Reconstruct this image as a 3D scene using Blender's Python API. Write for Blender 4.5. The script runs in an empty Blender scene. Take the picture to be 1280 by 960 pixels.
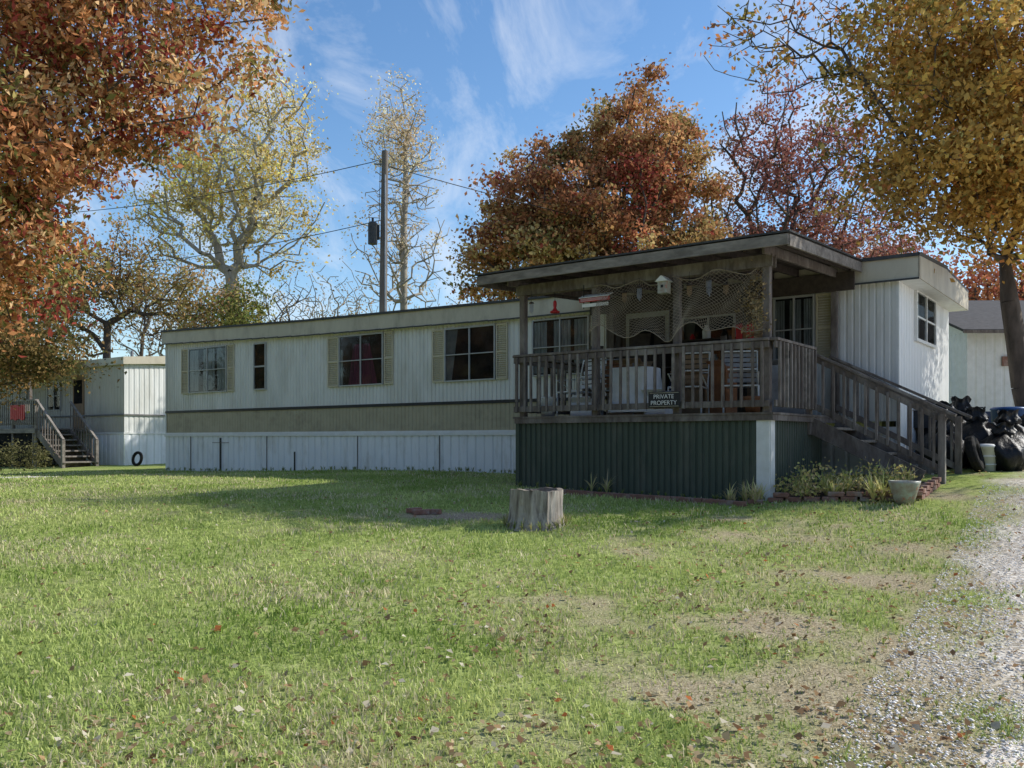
import bpy, math, random
import numpy as np
from mathutils import Vector, Matrix
random.seed(5); rng=np.random.default_rng(7)
scene=bpy.context.scene
# ---------------------------------------------------------------- helpers
def ss(x,a,b):
    t=np.clip((np.asarray(x,float)-a)/(b-a),0,1); return t*t*(3-2*t)
_lat=rng.random((256,256))
def vnoise(x,y):
    x=np.asarray(x,float); y=np.asarray(y,float)
    xi=np.floor(x).astype(int); yi=np.floor(y).astype(int)
    fx=x-xi; fy=y-yi; fx=fx*fx*(3-2*fx); fy=fy*fy*(3-2*fy)
    g=lambda i,j:_lat[i%256,j%256]
    return (g(xi,yi)*(1-fx)+g(xi+1,yi)*fx)*(1-fy)+(g(xi,yi+1)*(1-fx)+g(xi+1,yi+1)*fx)*fy
def fbm(x,y,o=4):
    s=0;a=.5;t=0
    for i in range(o):
        s=s+a*vnoise(x*2**i+17*i,y*2**i+31*i); t+=a; a*=.5
    return s/t
def G(x,y):
    x=np.asarray(x,float); y=np.asarray(y,float)
    Y=[-20,0,4,8,12,18,26,40,80,300,900]; Z=[-2.2,-1.6,-1.47,-1.17,-.86,-.68,-.75,-.6,0,1,1]
    b=(np.interp(y-1.2,Y,Z)+np.interp(y,Y,Z)*2+np.interp(y+1.2,Y,Z))/4
    b=b-.02*np.clip(-x-2,0,30)*ss(y,8,22)
    b=b+.085*np.clip(x-3,0,4)*ss(y,6,12)+.07*np.clip(x-8,0,8)*ss(y,14,22)
    return b+(fbm(x*.5+40,y*.5+40,3)-.5)*.05
GX0=1.95
def dline(x,y): return .847*(x-GX0)-.532*(y-4)
def gravel_mask(x,y):
    d=dline(x,y)+(fbm(x*.9,y*.9,4)-.5)*1.5
    return ss(d,-.35,.45)
def dirt_mask(x,y):
    d=dline(x,y)
    w=np.clip(ss(d,-3.6,-.4),0,1)*(1-ss(y,8.5,12.5)*.6)
    n=fbm(x*1.6+9,y*1.6+3,5)
    m=ss(n+w*.34-.04,.58,.92)*.9
    p=np.exp(-(((x+.75)/1.2)**2+((y-11.0)/.5)**2))
    m=np.maximum(m,ss(p+n*.5,.7,1.1))
    return m
def ncol(c): return (c[0],c[1],c[2],1)
def fast_mesh(name,verts,faces,cols=None,mat=None,parent=None,smooth=False):
    me=bpy.data.meshes.new(name)
    verts=np.asarray(verts,np.float32); faces=np.asarray(faces,np.int32)
    n,k=faces.shape
    me.vertices.add(len(verts)); me.vertices.foreach_set('co',verts.ravel())
    me.loops.add(n*k); me.loops.foreach_set('vertex_index',faces.ravel())
    me.polygons.add(n)
    me.polygons.foreach_set('loop_start',np.arange(0,n*k,k,dtype=np.int32))
    me.polygons.foreach_set('loop_total',np.full(n,k,np.int32))
    if smooth: me.polygons.foreach_set('use_smooth',np.ones(n,bool))
    me.update(calc_edges=True)
    if cols is not None:
        a=me.color_attributes.new('Col','FLOAT_COLOR','POINT')
        c=np.ones((len(verts),4),np.float32); c[:,:3]=cols
        a.data.foreach_set('color',c.ravel())
    o=bpy.data.objects.new(name,me); scene.collection.objects.link(o)
    if mat: me.materials.append(mat)
    if parent: o.parent=parent
    return o
class MB:
    def __init__(s): s.v=[];s.f=[];s.m=[];s.mats=[];s.sm=[]
    def mi(s,mat):
        if mat not in s.mats: s.mats.append(mat)
        return s.mats.index(mat)
    def add(s,vs,fs,mat,sm=False):
        b=len(s.v); i=s.mi(mat); s.v+= [tuple(v) for v in vs]
        for f in fs: s.f.append([b+k for k in f]); s.m.append(i); s.sm.append(sm)
    def hexa(s,p,mat):
        s.add(p,[(0,3,2,1),(4,5,6,7),(0,1,5,4),(1,2,6,5),(2,3,7,6),(3,0,4,7)],mat)
    def box(s,x0,x1,y0,y1,z0,z1,mat):
        s.hexa([(x0,y0,z0),(x1,y0,z0),(x1,y1,z0),(x0,y1,z0),(x0,y0,z1),(x1,y0,z1),(x1,y1,z1),(x0,y1,z1)],mat)
    def beam(s,p0,p1,w,h,mat,up=(0,0,1)):
        p0=Vector(p0);p1=Vector(p1);d=(p1-p0).normalized();u=Vector(up)
        if abs(d.dot(u))>.98:u=Vector((0,1,0))
        a=d.cross(u).normalized()*w/2; b=a.cross(d).normalized()*h/2
        s.hexa([p0-a-b,p0+a-b,p1+a-b,p1-a-b,p0-a+b,p0+a+b,p1+a+b,p1-a+b],mat)
    def tube(s,pts,r,mat,n=8,r1=None,cap=True):
        pts=[Vector(p) for p in pts]; rings=[]; N=len(pts)
        for i,p in enumerate(pts):
            d=(pts[min(i+1,N-1)]-pts[max(i-1,0)]).normalized()
            u=Vector((0,0,1)) if abs(d.z)<.9 else Vector((1,0,0))
            a=d.cross(u).normalized(); b=a.cross(d)
            rr=r if r1 is None else r+(r1-r)*i/(N-1)
            rings.append([p+(a*math.cos(t*2*math.pi/n)+b*math.sin(t*2*math.pi/n))*rr for t in range(n)])
        vs=[v for R in rings for v in R]; fs=[]
        for i in range(N-1):
            for k in range(n):
                fs.append((i*n+k,i*n+(k+1)%n,(i+1)*n+(k+1)%n,(i+1)*n+k))
        s.add(vs,fs,mat,True)
        if cap: s.add(rings[0],[tuple(range(n))],mat); s.add(rings[-1],[tuple(range(n))[::-1]],mat)
    def lathe(s,c,prof,mat,n=20,jit=0):
        vs=[];fs=[]
        for (r,z) in prof:
            for k in range(n):
                rr=r*(1+random.uniform(-jit,jit)); t=k*2*math.pi/n
                vs.append((c[0]+rr*math.cos(t),c[1]+rr*math.sin(t),c[2]+z))
        for i in range(len(prof)-1):
            for k in range(n): fs.append((i*n+k,i*n+(k+1)%n,(i+1)*n+(k+1)%n,(i+1)*n+k))
        s.add(vs,fs,mat,True)
    def corr(s,p0,p1,zb,zt,mat,pitch=.12,depth=.012,groove=.3,steps=None):
        p0=Vector(p0);p1=Vector(p1);L=(p1-p0).length;d=(p1-p0)/L;n=Vector((d.y,-d.x))
        prof=[];k=0
        while k*pitch<L:
            b=k*pitch
            for fr,o in ((0,0),(1-groove-.1,0),(1-groove,-depth),(.9,-depth)):
                if b+fr*pitch<L: prof.append((b+fr*pitch,o))
            k+=1
        prof.append((L,0))
        vs=[]
        for t,o in prof:
            q=p0+d*t+n*o; vs.append((q.x,q.y,zb(t/L) if callable(zb) else zb)); vs.append((q.x,q.y,zt(t/L) if callable(zt) else zt))
        fs=[(2*i,2*i+2,2*i+3,2*i+1) for i in range(len(prof)-1)]
        s.add(vs,fs,mat)
    def out(s,name,parent=None,bev=0):
        me=bpy.data.meshes.new(name); me.from_pydata(s.v,[],s.f)
        for m in s.mats: me.materials.append(m)
        me.polygons.foreach_set('material_index',s.m); me.polygons.foreach_set('use_smooth',s.sm)
        me.update(); o=bpy.data.objects.new(name,me); scene.collection.objects.link(o)
        if parent:o.parent=parent
        if bev:
            b=o.modifiers.new('b','BEVEL'); b.width=bev; b.segments=1; b.limit_method='ANGLE'
        return o
def empty(name,loc=(0,0,0),rz=0,parent=None):
    e=bpy.data.objects.new(name,None); e.location=loc; e.rotation_euler=(0,0,rz)
    scene.collection.objects.link(e)
    if parent:e.parent=parent
    return e
# ---------------------------------------------------------------- materials
def mat(name,c1,c2=None,scale=6,rough=.7,bump=.15,stretch=(1,1,1),spec=.3,metal=0,c3=None,s3=1.2,detail=5,t3=(.5,.7)):
    m=bpy.data.materials.new(name); m.use_nodes=True; nt=m.node_tree; N=nt.nodes; K=nt.links
    b=N['Principled BSDF']; b.inputs['Roughness'].default_value=rough; b.inputs['Metallic'].default_value=metal
    b.inputs['Specular IOR Level'].default_value=spec
    tc=N.new('ShaderNodeTexCoord'); mp=N.new('ShaderNodeMapping'); mp.inputs['Scale'].default_value=stretch
    K.new(tc.outputs['Object'],mp.inputs[0])
    n=N.new('ShaderNodeTexNoise'); n.inputs['Scale'].default_value=scale; n.inputs['Detail'].default_value=detail; n.inputs['Roughness'].default_value=.65
    K.new(mp.outputs[0],n.inputs['Vector'])
    r=N.new('ShaderNodeValToRGB'); r.color_ramp.elements[0].position=.3; r.color_ramp.elements[1].position=.7
    c2=c2 or tuple(x*.75 for x in c1)
    r.color_ramp.elements[0].color=ncol(c2); r.color_ramp.elements[1].color=ncol(c1)
    K.new(n.outputs['Fac'],r.inputs[0]); out=r.outputs[0]
    if c3:
        n3=N.new('ShaderNodeTexNoise'); n3.inputs['Scale'].default_value=s3; n3.inputs['Detail'].default_value=5; n3.inputs['Roughness'].default_value=.7
        K.new(mp.outputs[0],n3.inputs['Vector'])
        r3=N.new('ShaderNodeMapRange'); r3.inputs[1].default_value=t3[0]; r3.inputs[2].default_value=t3[1]; K.new(n3.outputs['Fac'],r3.inputs[0])
        mx=N.new('ShaderNodeMix'); mx.data_type='RGBA'; K.new(r3.outputs[0],mx.inputs[0]); K.new(out,mx.inputs[6]); mx.inputs[7].default_value=ncol(c3)
        out=mx.outputs[2]
    K.new(out,b.inputs['Base Color'])
    if bump:
        bp=N.new('ShaderNodeBump'); bp.inputs['Strength'].default_value=bump; bp.inputs['Distance'].default_value=.02
        K.new(n.outputs['Fac'],bp.inputs['Height']); K.new(bp.outputs[0],b.inputs['Normal'])
    return m
def leafmat(name,trans=.35,rough=.6):
    m=bpy.data.materials.new(name); m.use_nodes=True; nt=m.node_tree; N=nt.nodes; K=nt.links
    N.remove(N['Principled BSDF'])
    b=N.new('ShaderNodeBsdfDiffuse')
    a=N.new('ShaderNodeAttribute'); a.attribute_name='Col'
    K.new(a.outputs['Color'],b.inputs['Color'])
    if trans>0:
        t=N.new('ShaderNodeBsdfTranslucent'); K.new(a.outputs['Color'],t.inputs['Color'])
        mx=N.new('ShaderNodeMixShader'); mx.inputs[0].default_value=trans
        K.new(b.outputs[0],mx.inputs[1]); K.new(t.outputs[0],mx.inputs[2]); K.new(mx.outputs[0],N['Material Output'].inputs['Surface'])
    else: K.new(b.outputs[0],N['Material Output'].inputs['Surface'])
    return m
def glassmat(name):
    m=bpy.data.materials.new(name); m.use_nodes=True; nt=m.node_tree; N=nt.nodes; K=nt.links
    t=N.new('ShaderNodeBsdfTransparent'); t.inputs[0].default_value=(.7,.74,.74,1)
    g=N.new('ShaderNodeBsdfGlossy'); g.inputs['Roughness'].default_value=.05; g.inputs['Color'].default_value=(.7,.7,.7,1)
    mx=N.new('ShaderNodeMixShader'); mx.inputs[0].default_value=.07
    K.new(t.outputs[0],mx.inputs[1]); K.new(g.outputs[0],mx.inputs[2]); K.new(mx.outputs[0],N['Material Output'].inputs['Surface'])
    return m
M={}
M['siding']=mat('white_siding',(.74,.735,.69),(.62,.62,.575),3,.5,.02,(1,1,.25),c3=(.46,.44,.37),s3=1.6,t3=(.5,.85))
M['siding2']=mat('beige_siding_shaded',(.50,.47,.39),(.42,.39,.32),3,.5,.02,(1,1,.25),c3=(.34,.31,.25),s3=1.6,t3=(.5,.85))  # cream-tan neighbour front, shade put into the colour; its lit end stays white
M['sidingend']=mat('end_siding',(.84,.84,.82),(.74,.75,.73),3,.45,.02,(1,1,.3),c3=(.5,.5,.47),s3=1.3,t3=(.55,.9))
M['cream']=mat('cream_metal',(.55,.50,.38),(.45,.40,.30),3,.5,.02,(1,1,.4),c3=(.28,.24,.18),s3=2,t3=(.5,.8))
M['tan']=mat('tan_band',(.44,.39,.27),(.37,.33,.225),3,.5,.02,c3=(.25,.22,.16),s3=2,t3=(.5,.8))
M['skirt']=mat('white_skirting',(.86,.87,.88),(.75,.77,.78),3,.5,.03,(1,1,.3),c3=(.45,.43,.36),s3=2.2,t3=(.52,.85))
M['black']=mat('black_trim',(.02,.02,.022),(.03,.03,.03),8,.5,.05)
M['roof']=mat('roof_metal',(.22,.21,.20),(.10,.10,.10),5,.6,.1)
M['green']=mat('green_metal',(.078,.098,.074),(.056,.074,.056),3,.5,.02,(1,1,.3),c3=(.14,.14,.11),s3=2,t3=(.5,.8))
M['wood']=mat('weathered_wood',(.20,.165,.14),(.09,.074,.063),14,.85,.4,(1,1,.35),c3=(.30,.27,.24),s3=3,t3=(.48,.72))
M['woodl']=mat('pale_wood',(.32,.285,.245),(.15,.13,.11),12,.85,.4,(.3,1,1),c3=(.11,.095,.08),s3=4,t3=(.5,.72))
M['wooddk']=mat('dark_wood',(.09,.07,.056),(.045,.035,.028),10,.85,.3)
M['brownshade']=mat('brown_panelling_shaded',(.13,.10,.07),(.08,.06,.045),4,.7,.1,(2,1,.3),c3=(.05,.04,.03),s3=2)  # dark brown panelling, its colour also deepened to stand in for porch shade
M['pale']=mat('trim_white',(.78,.78,.75),(.66,.66,.62),6,.5,.02)
M['frame']=mat('window_frame',(.46,.46,.44),(.36,.36,.34),6,.4,.02)
M['shutter']=mat('shutter_cream',(.56,.50,.35),(.48,.43,.30),5,.55,.02)
M['glass']=glassmat('window_glass')
M['curtw']=mat('curtain_light',(.42,.43,.42),(.16,.17,.17),9,.9,.1,(3,1,.4))
M['curtp']=mat('curtain_purple',(.20,.03,.08),(.02,.012,.02),7,.9,.1,(4,1,.4))
M['dark']=mat('dark_interior',(.035,.035,.034),(.010,.010,.010),4,.95,0,spec=0)
M['white']=mat('white_cloth',(.8,.8,.8),(.65,.66,.68),5,.9,.3)
M['red']=mat('red_paint',(.55,.03,.03),(.35,.02,.02),6,.5,.05)
M['blue']=mat('blue_tarp',(.03,.05,.11),(.02,.03,.07),6,.5,.1)
M['bluebin']=mat('blue_plastic',(.03,.10,.28),(.02,.07,.20),6,.4,.05)
M['orange']=mat('orange_brown',(.32,.14,.06),(.18,.08,.04),6,.8,.1)
M['card']=mat('cardboard',(.33,.22,.13),(.25,.17,.1),6,.85,.05)
M['grey']=mat('grey_metal',(.35,.36,.37),(.22,.22,.23),8,.4,.05,metal=.5)
M['dkmetal']=mat('dark_metal',(.07,.07,.07),(.035,.035,.035),8,.6,.05)
M['bag']=mat('bin_bag_plastic',(.008,.008,.009),(.013,.013,.013),9,.42,1,spec=.3)
M['rubber']=mat('tyre_rubber',(.012,.012,.012),(.025,.023,.02),20,.85,.3,spec=.15)
M['brick']=mat('old_brick',(.32,.17,.12),(.20,.10,.075),14,.9,.4,c3=(.35,.31,.27),s3=5,t3=(.5,.7))
M['soil']=mat('soil',(.07,.045,.03),(.035,.025,.018),18,.95,.7)
M['pole']=mat('pole_wood',(.20,.17,.145),(.12,.10,.085),9,.9,.3,(1,1,.1))
M['bark']=mat('bark',(.13,.105,.085),(.055,.045,.037),9,.95,.8,(1,1,.3))
M['barkpale']=mat('bark_pale',(.42,.38,.32),(.24,.215,.18),9,.9,.4,(1,1,.4))
M['stump']=mat('stump_wood',(.52,.47,.41),(.20,.17,.145),8,.9,.9,(1.8,1.8,.22),c3=(.09,.07,.055),s3=5,t3=(.50,.66))
M['stumptop']=mat('stump_top',(.34,.29,.23),(.13,.10,.08),12,.9,.5)
M['pot']=mat('ceramic_pot',(.42,.47,.40),(.28,.20,.16),10,.35,.1,c3=(.5,.15,.1),s3=9,t3=(.58,.66))
M['shedroof']=mat('shed_roof',(.085,.08,.078),(.05,.047,.045),8,.9,.3)
M['leaf']=leafmat('leaf')
M['blade']=leafmat('grass_blade',.3,.5)
M['rope']=mat('net_cord',(.40,.33,.25),(.28,.23,.17),10,.9,0)
# ---------------------------------------------------------------- ground
gx=np.concatenate([-np.geomspace(600,16,40)[:-1],np.linspace(-16,16,250),np.geomspace(16,600,40)[1:]])
gy=np.concatenate([-np.geomspace(500,2,24),np.linspace(0,28,230),np.geomspace(28,900,50)[1:]])
X,Y=np.meshgrid(gx,gy); Z=G(X,Y)
nx,ny=len(gx),len(gy)
V=np.stack([X.ravel(),Y.ravel(),Z.ravel()],1)
i=np.arange(nx*ny).reshape(ny,nx)
F=np.stack([i[:-1,:-1].ravel(),i[:-1,1:].ravel(),i[1:,1:].ravel(),i[1:,:-1].ravel()],1)
C=np.stack([dirt_mask(V[:,0],V[:,1]),gravel_mask(V[:,0],V[:,1]),fbm(V[:,0]*.35,V[:,1]*.35)],1)
def groundmat():
    m=bpy.data.materials.new('lawn_soil'); m.use_nodes=True; nt=m.node_tree; N=nt.nodes; K=nt.links
    N.remove(N['Principled BSDF']); b=N.new('ShaderNodeBsdfDiffuse'); K.new(b.outputs[0],N['Material Output'].inputs['Surface'])
    a=N.new('ShaderNodeAttribute'); a.attribute_name='Col'; sp=N.new('ShaderNodeSeparateColor'); K.new(a.outputs['Color'],sp.inputs[0])
    tc=N.new('ShaderNodeTexCoord')
    def noise(s,d=6):
        n=N.new('ShaderNodeTexNoise'); n.inputs['Scale'].default_value=s; n.inputs['Detail'].default_value=d; n.inputs['Roughness'].default_value=.7; K.new(tc.outputs['Object'],n.inputs['Vector']); return n
    def ramp(src,cs,p=(.35,.65)):
        r=N.new('ShaderNodeValToRGB'); r.color_ramp.elements[0].position=p[0]; r.color_ramp.elements[1].position=p[1]
        r.color_ramp.elements[0].color=ncol(cs[0]); r.color_ramp.elements[1].color=ncol(cs[1])
        if len(cs)>2: e=r.color_ramp.elements.new((p[0]+p[1])/2); e.color=ncol(cs[2])
        K.new(src,r.inputs[0]); return r.outputs[0]
    def mix(f,c1,c2):
        x=N.new('ShaderNodeMix'); x.data_type='RGBA'; K.new(f,x.inputs[0]); K.new(c1,x.inputs[6]); K.new(c2,x.inputs[7]); return x.outputs[2]
    n1=noise(14,5); n2=noise(1.2,4); n3=noise(60,3)
    grass=ramp(n1.outputs['Fac'],[(.15,.19,.05),(.38,.43,.15),(.26,.32,.09)])
    straw=ramp(n3.outputs['Fac'],[(.28,.26,.13),(.56,.50,.30)])
    g2=N.new('ShaderNodeMapRange'); g2.inputs[1].default_value=.5; g2.inputs[2].default_value=.75; K.new(n2.outputs['Fac'],g2.inputs[0])
    m1=N.new('ShaderNodeMath'); m1.operation='MULTIPLY'; K.new(g2.outputs[0],m1.inputs[0]); m1.inputs[1].default_value=.7
    c=mix(m1.outputs[0],grass,straw)
    dirt=ramp(n3.outputs['Fac'],[(.18,.135,.09),(.56,.47,.34),(.35,.28,.19)])
    c=mix(sp.outputs[0],c,dirt)
    vo=N.new('ShaderNodeTexVoronoi'); vo.inputs['Scale'].default_value=38; K.new(tc.outputs['Object'],vo.inputs['Vector'])
    sepv=N.new('ShaderNodeSeparateColor'); K.new(vo.outputs['Color'],sepv.inputs[0])
    gc=ramp(sepv.outputs[0],[(.36,.31,.25),(.80,.74,.65),(.58,.52,.44)],(.1,.9))
    c=mix(sp.outputs[1],c,gc)
    K.new(c,b.inputs['Color'])
    bp=N.new('ShaderNodeBump'); bp.inputs['Strength'].default_value=.5; bp.inputs['Distance'].default_value=.025
    ad=N.new('ShaderNodeMath'); ad.operation='ADD'; K.new(n1.outputs['Fac'],ad.inputs[0]); K.new(n3.outputs['Fac'],ad.inputs[1])
    K.new(ad.outputs[0],bp.inputs['Height']); K.new(bp.outputs[0],b.inputs['Normal'])
    return m
fast_mesh('ground',V,F,C,groundmat(),smooth=True)
def gravelmat():
    m=bpy.data.materials.new('gravel'); m.use_nodes=True; nt=m.node_tree; N=nt.nodes; K=nt.links
    N.remove(N['Principled BSDF']); b=N.new('ShaderNodeBsdfDiffuse'); K.new(b.outputs[0],N['Material Output'].inputs['Surface'])
    tc=N.new('ShaderNodeTexCoord'); vo=N.new('ShaderNodeTexVoronoi'); vo.inputs['Scale'].default_value=55; K.new(tc.outputs['Object'],vo.inputs['Vector'])
    se=N.new('ShaderNodeSeparateColor'); K.new(vo.outputs['Color'],se.inputs[0])
    r=N.new('ShaderNodeValToRGB'); e=r.color_ramp.elements; e[0].color=(.46,.40,.33,1); e[1].color=(.95,.91,.84,1); x=e.new(.5); x.color=(.76,.70,.62,1); K.new(se.outputs[0],r.inputs[0])
    n=N.new('ShaderNodeTexNoise'); n.inputs['Scale'].default_value=1.3; n.inputs['Detail'].default_value=6; K.new(tc.outputs['Object'],n.inputs['Vector'])
    mr=N.new('ShaderNodeMapRange'); mr.inputs[1].default_value=.5; mr.inputs[2].default_value=.72; mr.inputs[4].default_value=.5; K.new(n.outputs['Fac'],mr.inputs[0])
    mx=N.new('ShaderNodeMix'); mx.data_type='RGBA'; K.new(mr.outputs[0],mx.inputs[0]); K.new(r.outputs[0],mx.inputs[6]); mx.inputs[7].default_value=(.50,.42,.32,1)
    K.new(mx.outputs[2],b.inputs['Color'])
    bp=N.new('ShaderNodeBump'); bp.inputs['Strength'].default_value=.35; bp.inputs['Distance'].default_value=.012; bp.invert=True
    K.new(vo.outputs['Distance'],bp.inputs['Height']); K.new(bp.outputs[0],b.inputs['Normal'])
    return m
M['gravel']=gravelmat()
dl=np.linspace(-6,17,160); dw=np.linspace(0,1,50)
vs=[];
for a in dl:
    bx=GX0+.532*a; by=4+.847*a
    e0=.25+(fbm(a*1.7,3.3,4)-.5)*1.3
    for t in dw:
        d=e0+t*4.6
        x=bx+.847*d; y=by-.532*d
        z=float(G(x,y))+.012-.03*(1-min(1,t*12))
        vs.append((x,y,z))
i=np.arange(160*50).reshape(160,50)
F=np.stack([i[:-1,:-1].ravel(),i[:-1,1:].ravel(),i[1:,1:].ravel(),i[1:,:-1].ravel()],1)
fast_mesh('gravel_driveway',vs,F,None,M['gravel'],smooth=True)
vs=[]
for a in np.linspace(0,1,90):
    x=-40+29.5*a
    for t in np.linspace(0,1,12):
        yy=19.6+.5*math.sin(a*9)+.06*(x+10)+t*2.2*(1-.6*max(0,a-.85)/.15); vs.append((x,yy,float(G(x,yy))+.02-.03*(abs(t-.5)>.45)))
i=np.arange(90*12).reshape(90,12)
F=np.stack([i[:-1,:-1].ravel(),i[1:,:-1].ravel(),i[1:,1:].ravel(),i[:-1,1:].ravel()],1)
fast_mesh('gravel_lane',vs,F,None,M['gravel'],smooth=True)
n=34000
d=np.abs(rng.normal(0,1.3,n))*1.2-.45; a=rng.uniform(-2.5,9,n)
x=GX0+.532*a+.847*d; y=4+.847*a-.532*d
k=(y>2.2)&(rng.random(n)<np.clip(5/y,.2,1)); x=x[k];y=y[k];n=len(x)
sz=rng.uniform(.004,.010,n)*rng.choice([1,1,1.5],n)
base=np.array([[1,0,0],[0,1,0],[-1,0,0],[0,-1,0],[0,0,.6],[0,0,-.6]],float)
P=base[None]*sz[:,None,None]*rng.uniform(.6,1.3,(n,6,1))
th=rng.uniform(0,6.28,n); c,s=np.cos(th),np.sin(th)
P=np.stack([P[...,0]*c[:,None]-P[...,1]*s[:,None],P[...,0]*s[:,None]+P[...,1]*c[:,None],P[...,2]],-1)
P+=np.stack([x,y,G(x,y)+.014],1)[:,None]
fb=np.array([[0,1,4],[1,2,4],[2,3,4],[3,0,4],[1,0,5],[2,1,5],[3,2,5],[0,3,5]])
F=(fb[None]+np.arange(n)[:,None,None]*6).reshape(-1,3)
g=rng.uniform(.6,.95,n); col=np.stack([g,g*.95,g*.88],1).repeat(6,0)
fast_mesh('gravel_stones',P.reshape(-1,3),F,col,leafmat('stone',0,.8))
# ---------------------------------------------------------------- grass
def grass(name,n,ymin,ymax,hmin,hmax,pw=1.0):
    u=rng.random(n); y=ymin*(ymax/ymin)**u
    x=rng.uniform(-1,1,n)*(.72*y+1.5)
    gm=gravel_mask(x,y); dm=dirt_mask(x,y); cl=fbm(x*3,y*3,3)
    k=(rng.random(n)>gm*1.1)&(rng.random(n)>dm*.76)
    lu=(x-3.49)*.805-(y-12)*.594; lv=(x-3.49)*.594+(y-12)*.805
    k&=~((lv>-.03)&(lu<.1)&(lu>-4.3)); k&=~((lv>3.05)&(lu>-19.4)&(lu<1.1)); k&=~((lv>.2)&(lu>0)&(lu<3)) 
    yl=19.6+.06*(x+10); k&=~((x<-10.6)&(y>yl+.1)&(y<yl+2.2))
    x=x[k];y=y[k];cl=cl[k];dm=dm[k];n=len(x)
    h=rng.uniform(hmin,hmax,n)*(.35+1.3*cl)*np.where(dm>.4,.6,1)
    w=rng.uniform(.0022,.004,n)*(1+y*.10)
    th=rng.uniform(0,6.28,n); ln=rng.uniform(.1,1.0,n)*h; ph=rng.uniform(0,6.28,n)
    b=np.stack([x,y,G(x,y)-.004],1)
    sd=np.stack([np.cos(th),np.sin(th),0*th],1)*w[:,None]
    le=np.stack([np.cos(ph)*ln,np.sin(ph)*ln,0*ph],1)
    up=np.zeros((n,3)); up[:,2]=h
    P=np.stack([b-sd,b+sd,b+sd*.7+le*.35+up*.6,b-sd*.7+le*.35+up*.6,b+le+up*.95],1)
    o=np.arange(n)[:,None]*5
    big=fbm(x*.7+5,y*.7+5,4); 
    t=np.clip(rng.normal(0,.18,n)+ (big-.5)*2.0+.48,0,1)[:,None]
    c1=np.array([.23,.33,.07]); c2=np.array([.60,.65,.25])
    col=c1*(1-t)+c2*t
    dry=rng.random(n)<np.clip(.13+.5*dm+ (fbm(x*1.3+50,y*1.3+50,4)-.48)*1.7,.04,.85)
    col[dry]=np.array([.74,.66,.42])*rng.uniform(.6,1.1,(dry.sum(),1))
    col=col.repeat(5,0)
    F=np.concatenate([o+0,o+1,o+2,o+3],1)
    T=np.concatenate([o+3,o+2,o+4],1)
    F3=np.concatenate([F[:,[0,1,2]],F[:,[0,2,3]],T])
    return fast_mesh(name,P.reshape(-1,3),F3,col,M['blade'])
grass('lawn_grass',290000,2.6,27,.026,.058)
def leafquads(pos,size,cols,flat=0.0,aspect=.6,droop=0):
    n=len(pos)
    nr=rng.normal(0,1,(n,3))
    if flat: nr[:,2]=np.abs(nr[:,2])+flat
    nr/=np.linalg.norm(nr,axis=1)[:,None]
    a=rng.normal(0,1,(n,3)); a[:,2]-=droop; a-=nr*(a*nr).sum(1)[:,None]; a/=np.linalg.norm(a,axis=1)[:,None]
    b=np.cross(nr,a); L=(size*rng.uniform(.6,1.25,n))[:,None]*.5; W=L*aspect
    f=L*.3*rng.uniform(.2,1.2,(n,1))
    P=np.stack([pos-a*L,pos-a*L*.1+b*W+nr*f,pos+a*L,pos-a*L*.1-b*W+nr*f],1)
    F=np.arange(n*4).reshape(n,4)
    return P.reshape(-1,3),F,cols.repeat(4,0)
n=16000
y=2.8*(24/2.8)**rng.random(n); x=rng.uniform(-1,1,n)*(.72*y+1)
k=(rng.random(n)<.22+.78*(dline(x,y)>-3.8)*(dline(x,y)<.4)*(fbm(x*1.2,y*1.2,3)>.42))&(rng.random(n)>.75*(dline(x,y)>.4))
x=x[k];y=y[k];n=len(x)
pal=np.array([[.40,.26,.14],[.30,.19,.11],[.50,.38,.23],[.66,.59,.46],[.46,.16,.06],[.20,.12,.07]])
ci=rng.choice(len(pal),n,p=[.25,.22,.26,.14,.03,.10])
P,F,c=leafquads(np.stack([x,y,G(x,y)+.026],1),rng.uniform(.018,.06,n),pal[ci]*rng.uniform(.7,1.2,(n,1)),flat=1.2,aspect=.75)
fast_mesh('fallen_leaves',P,F,c,M['leaf'])
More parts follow.
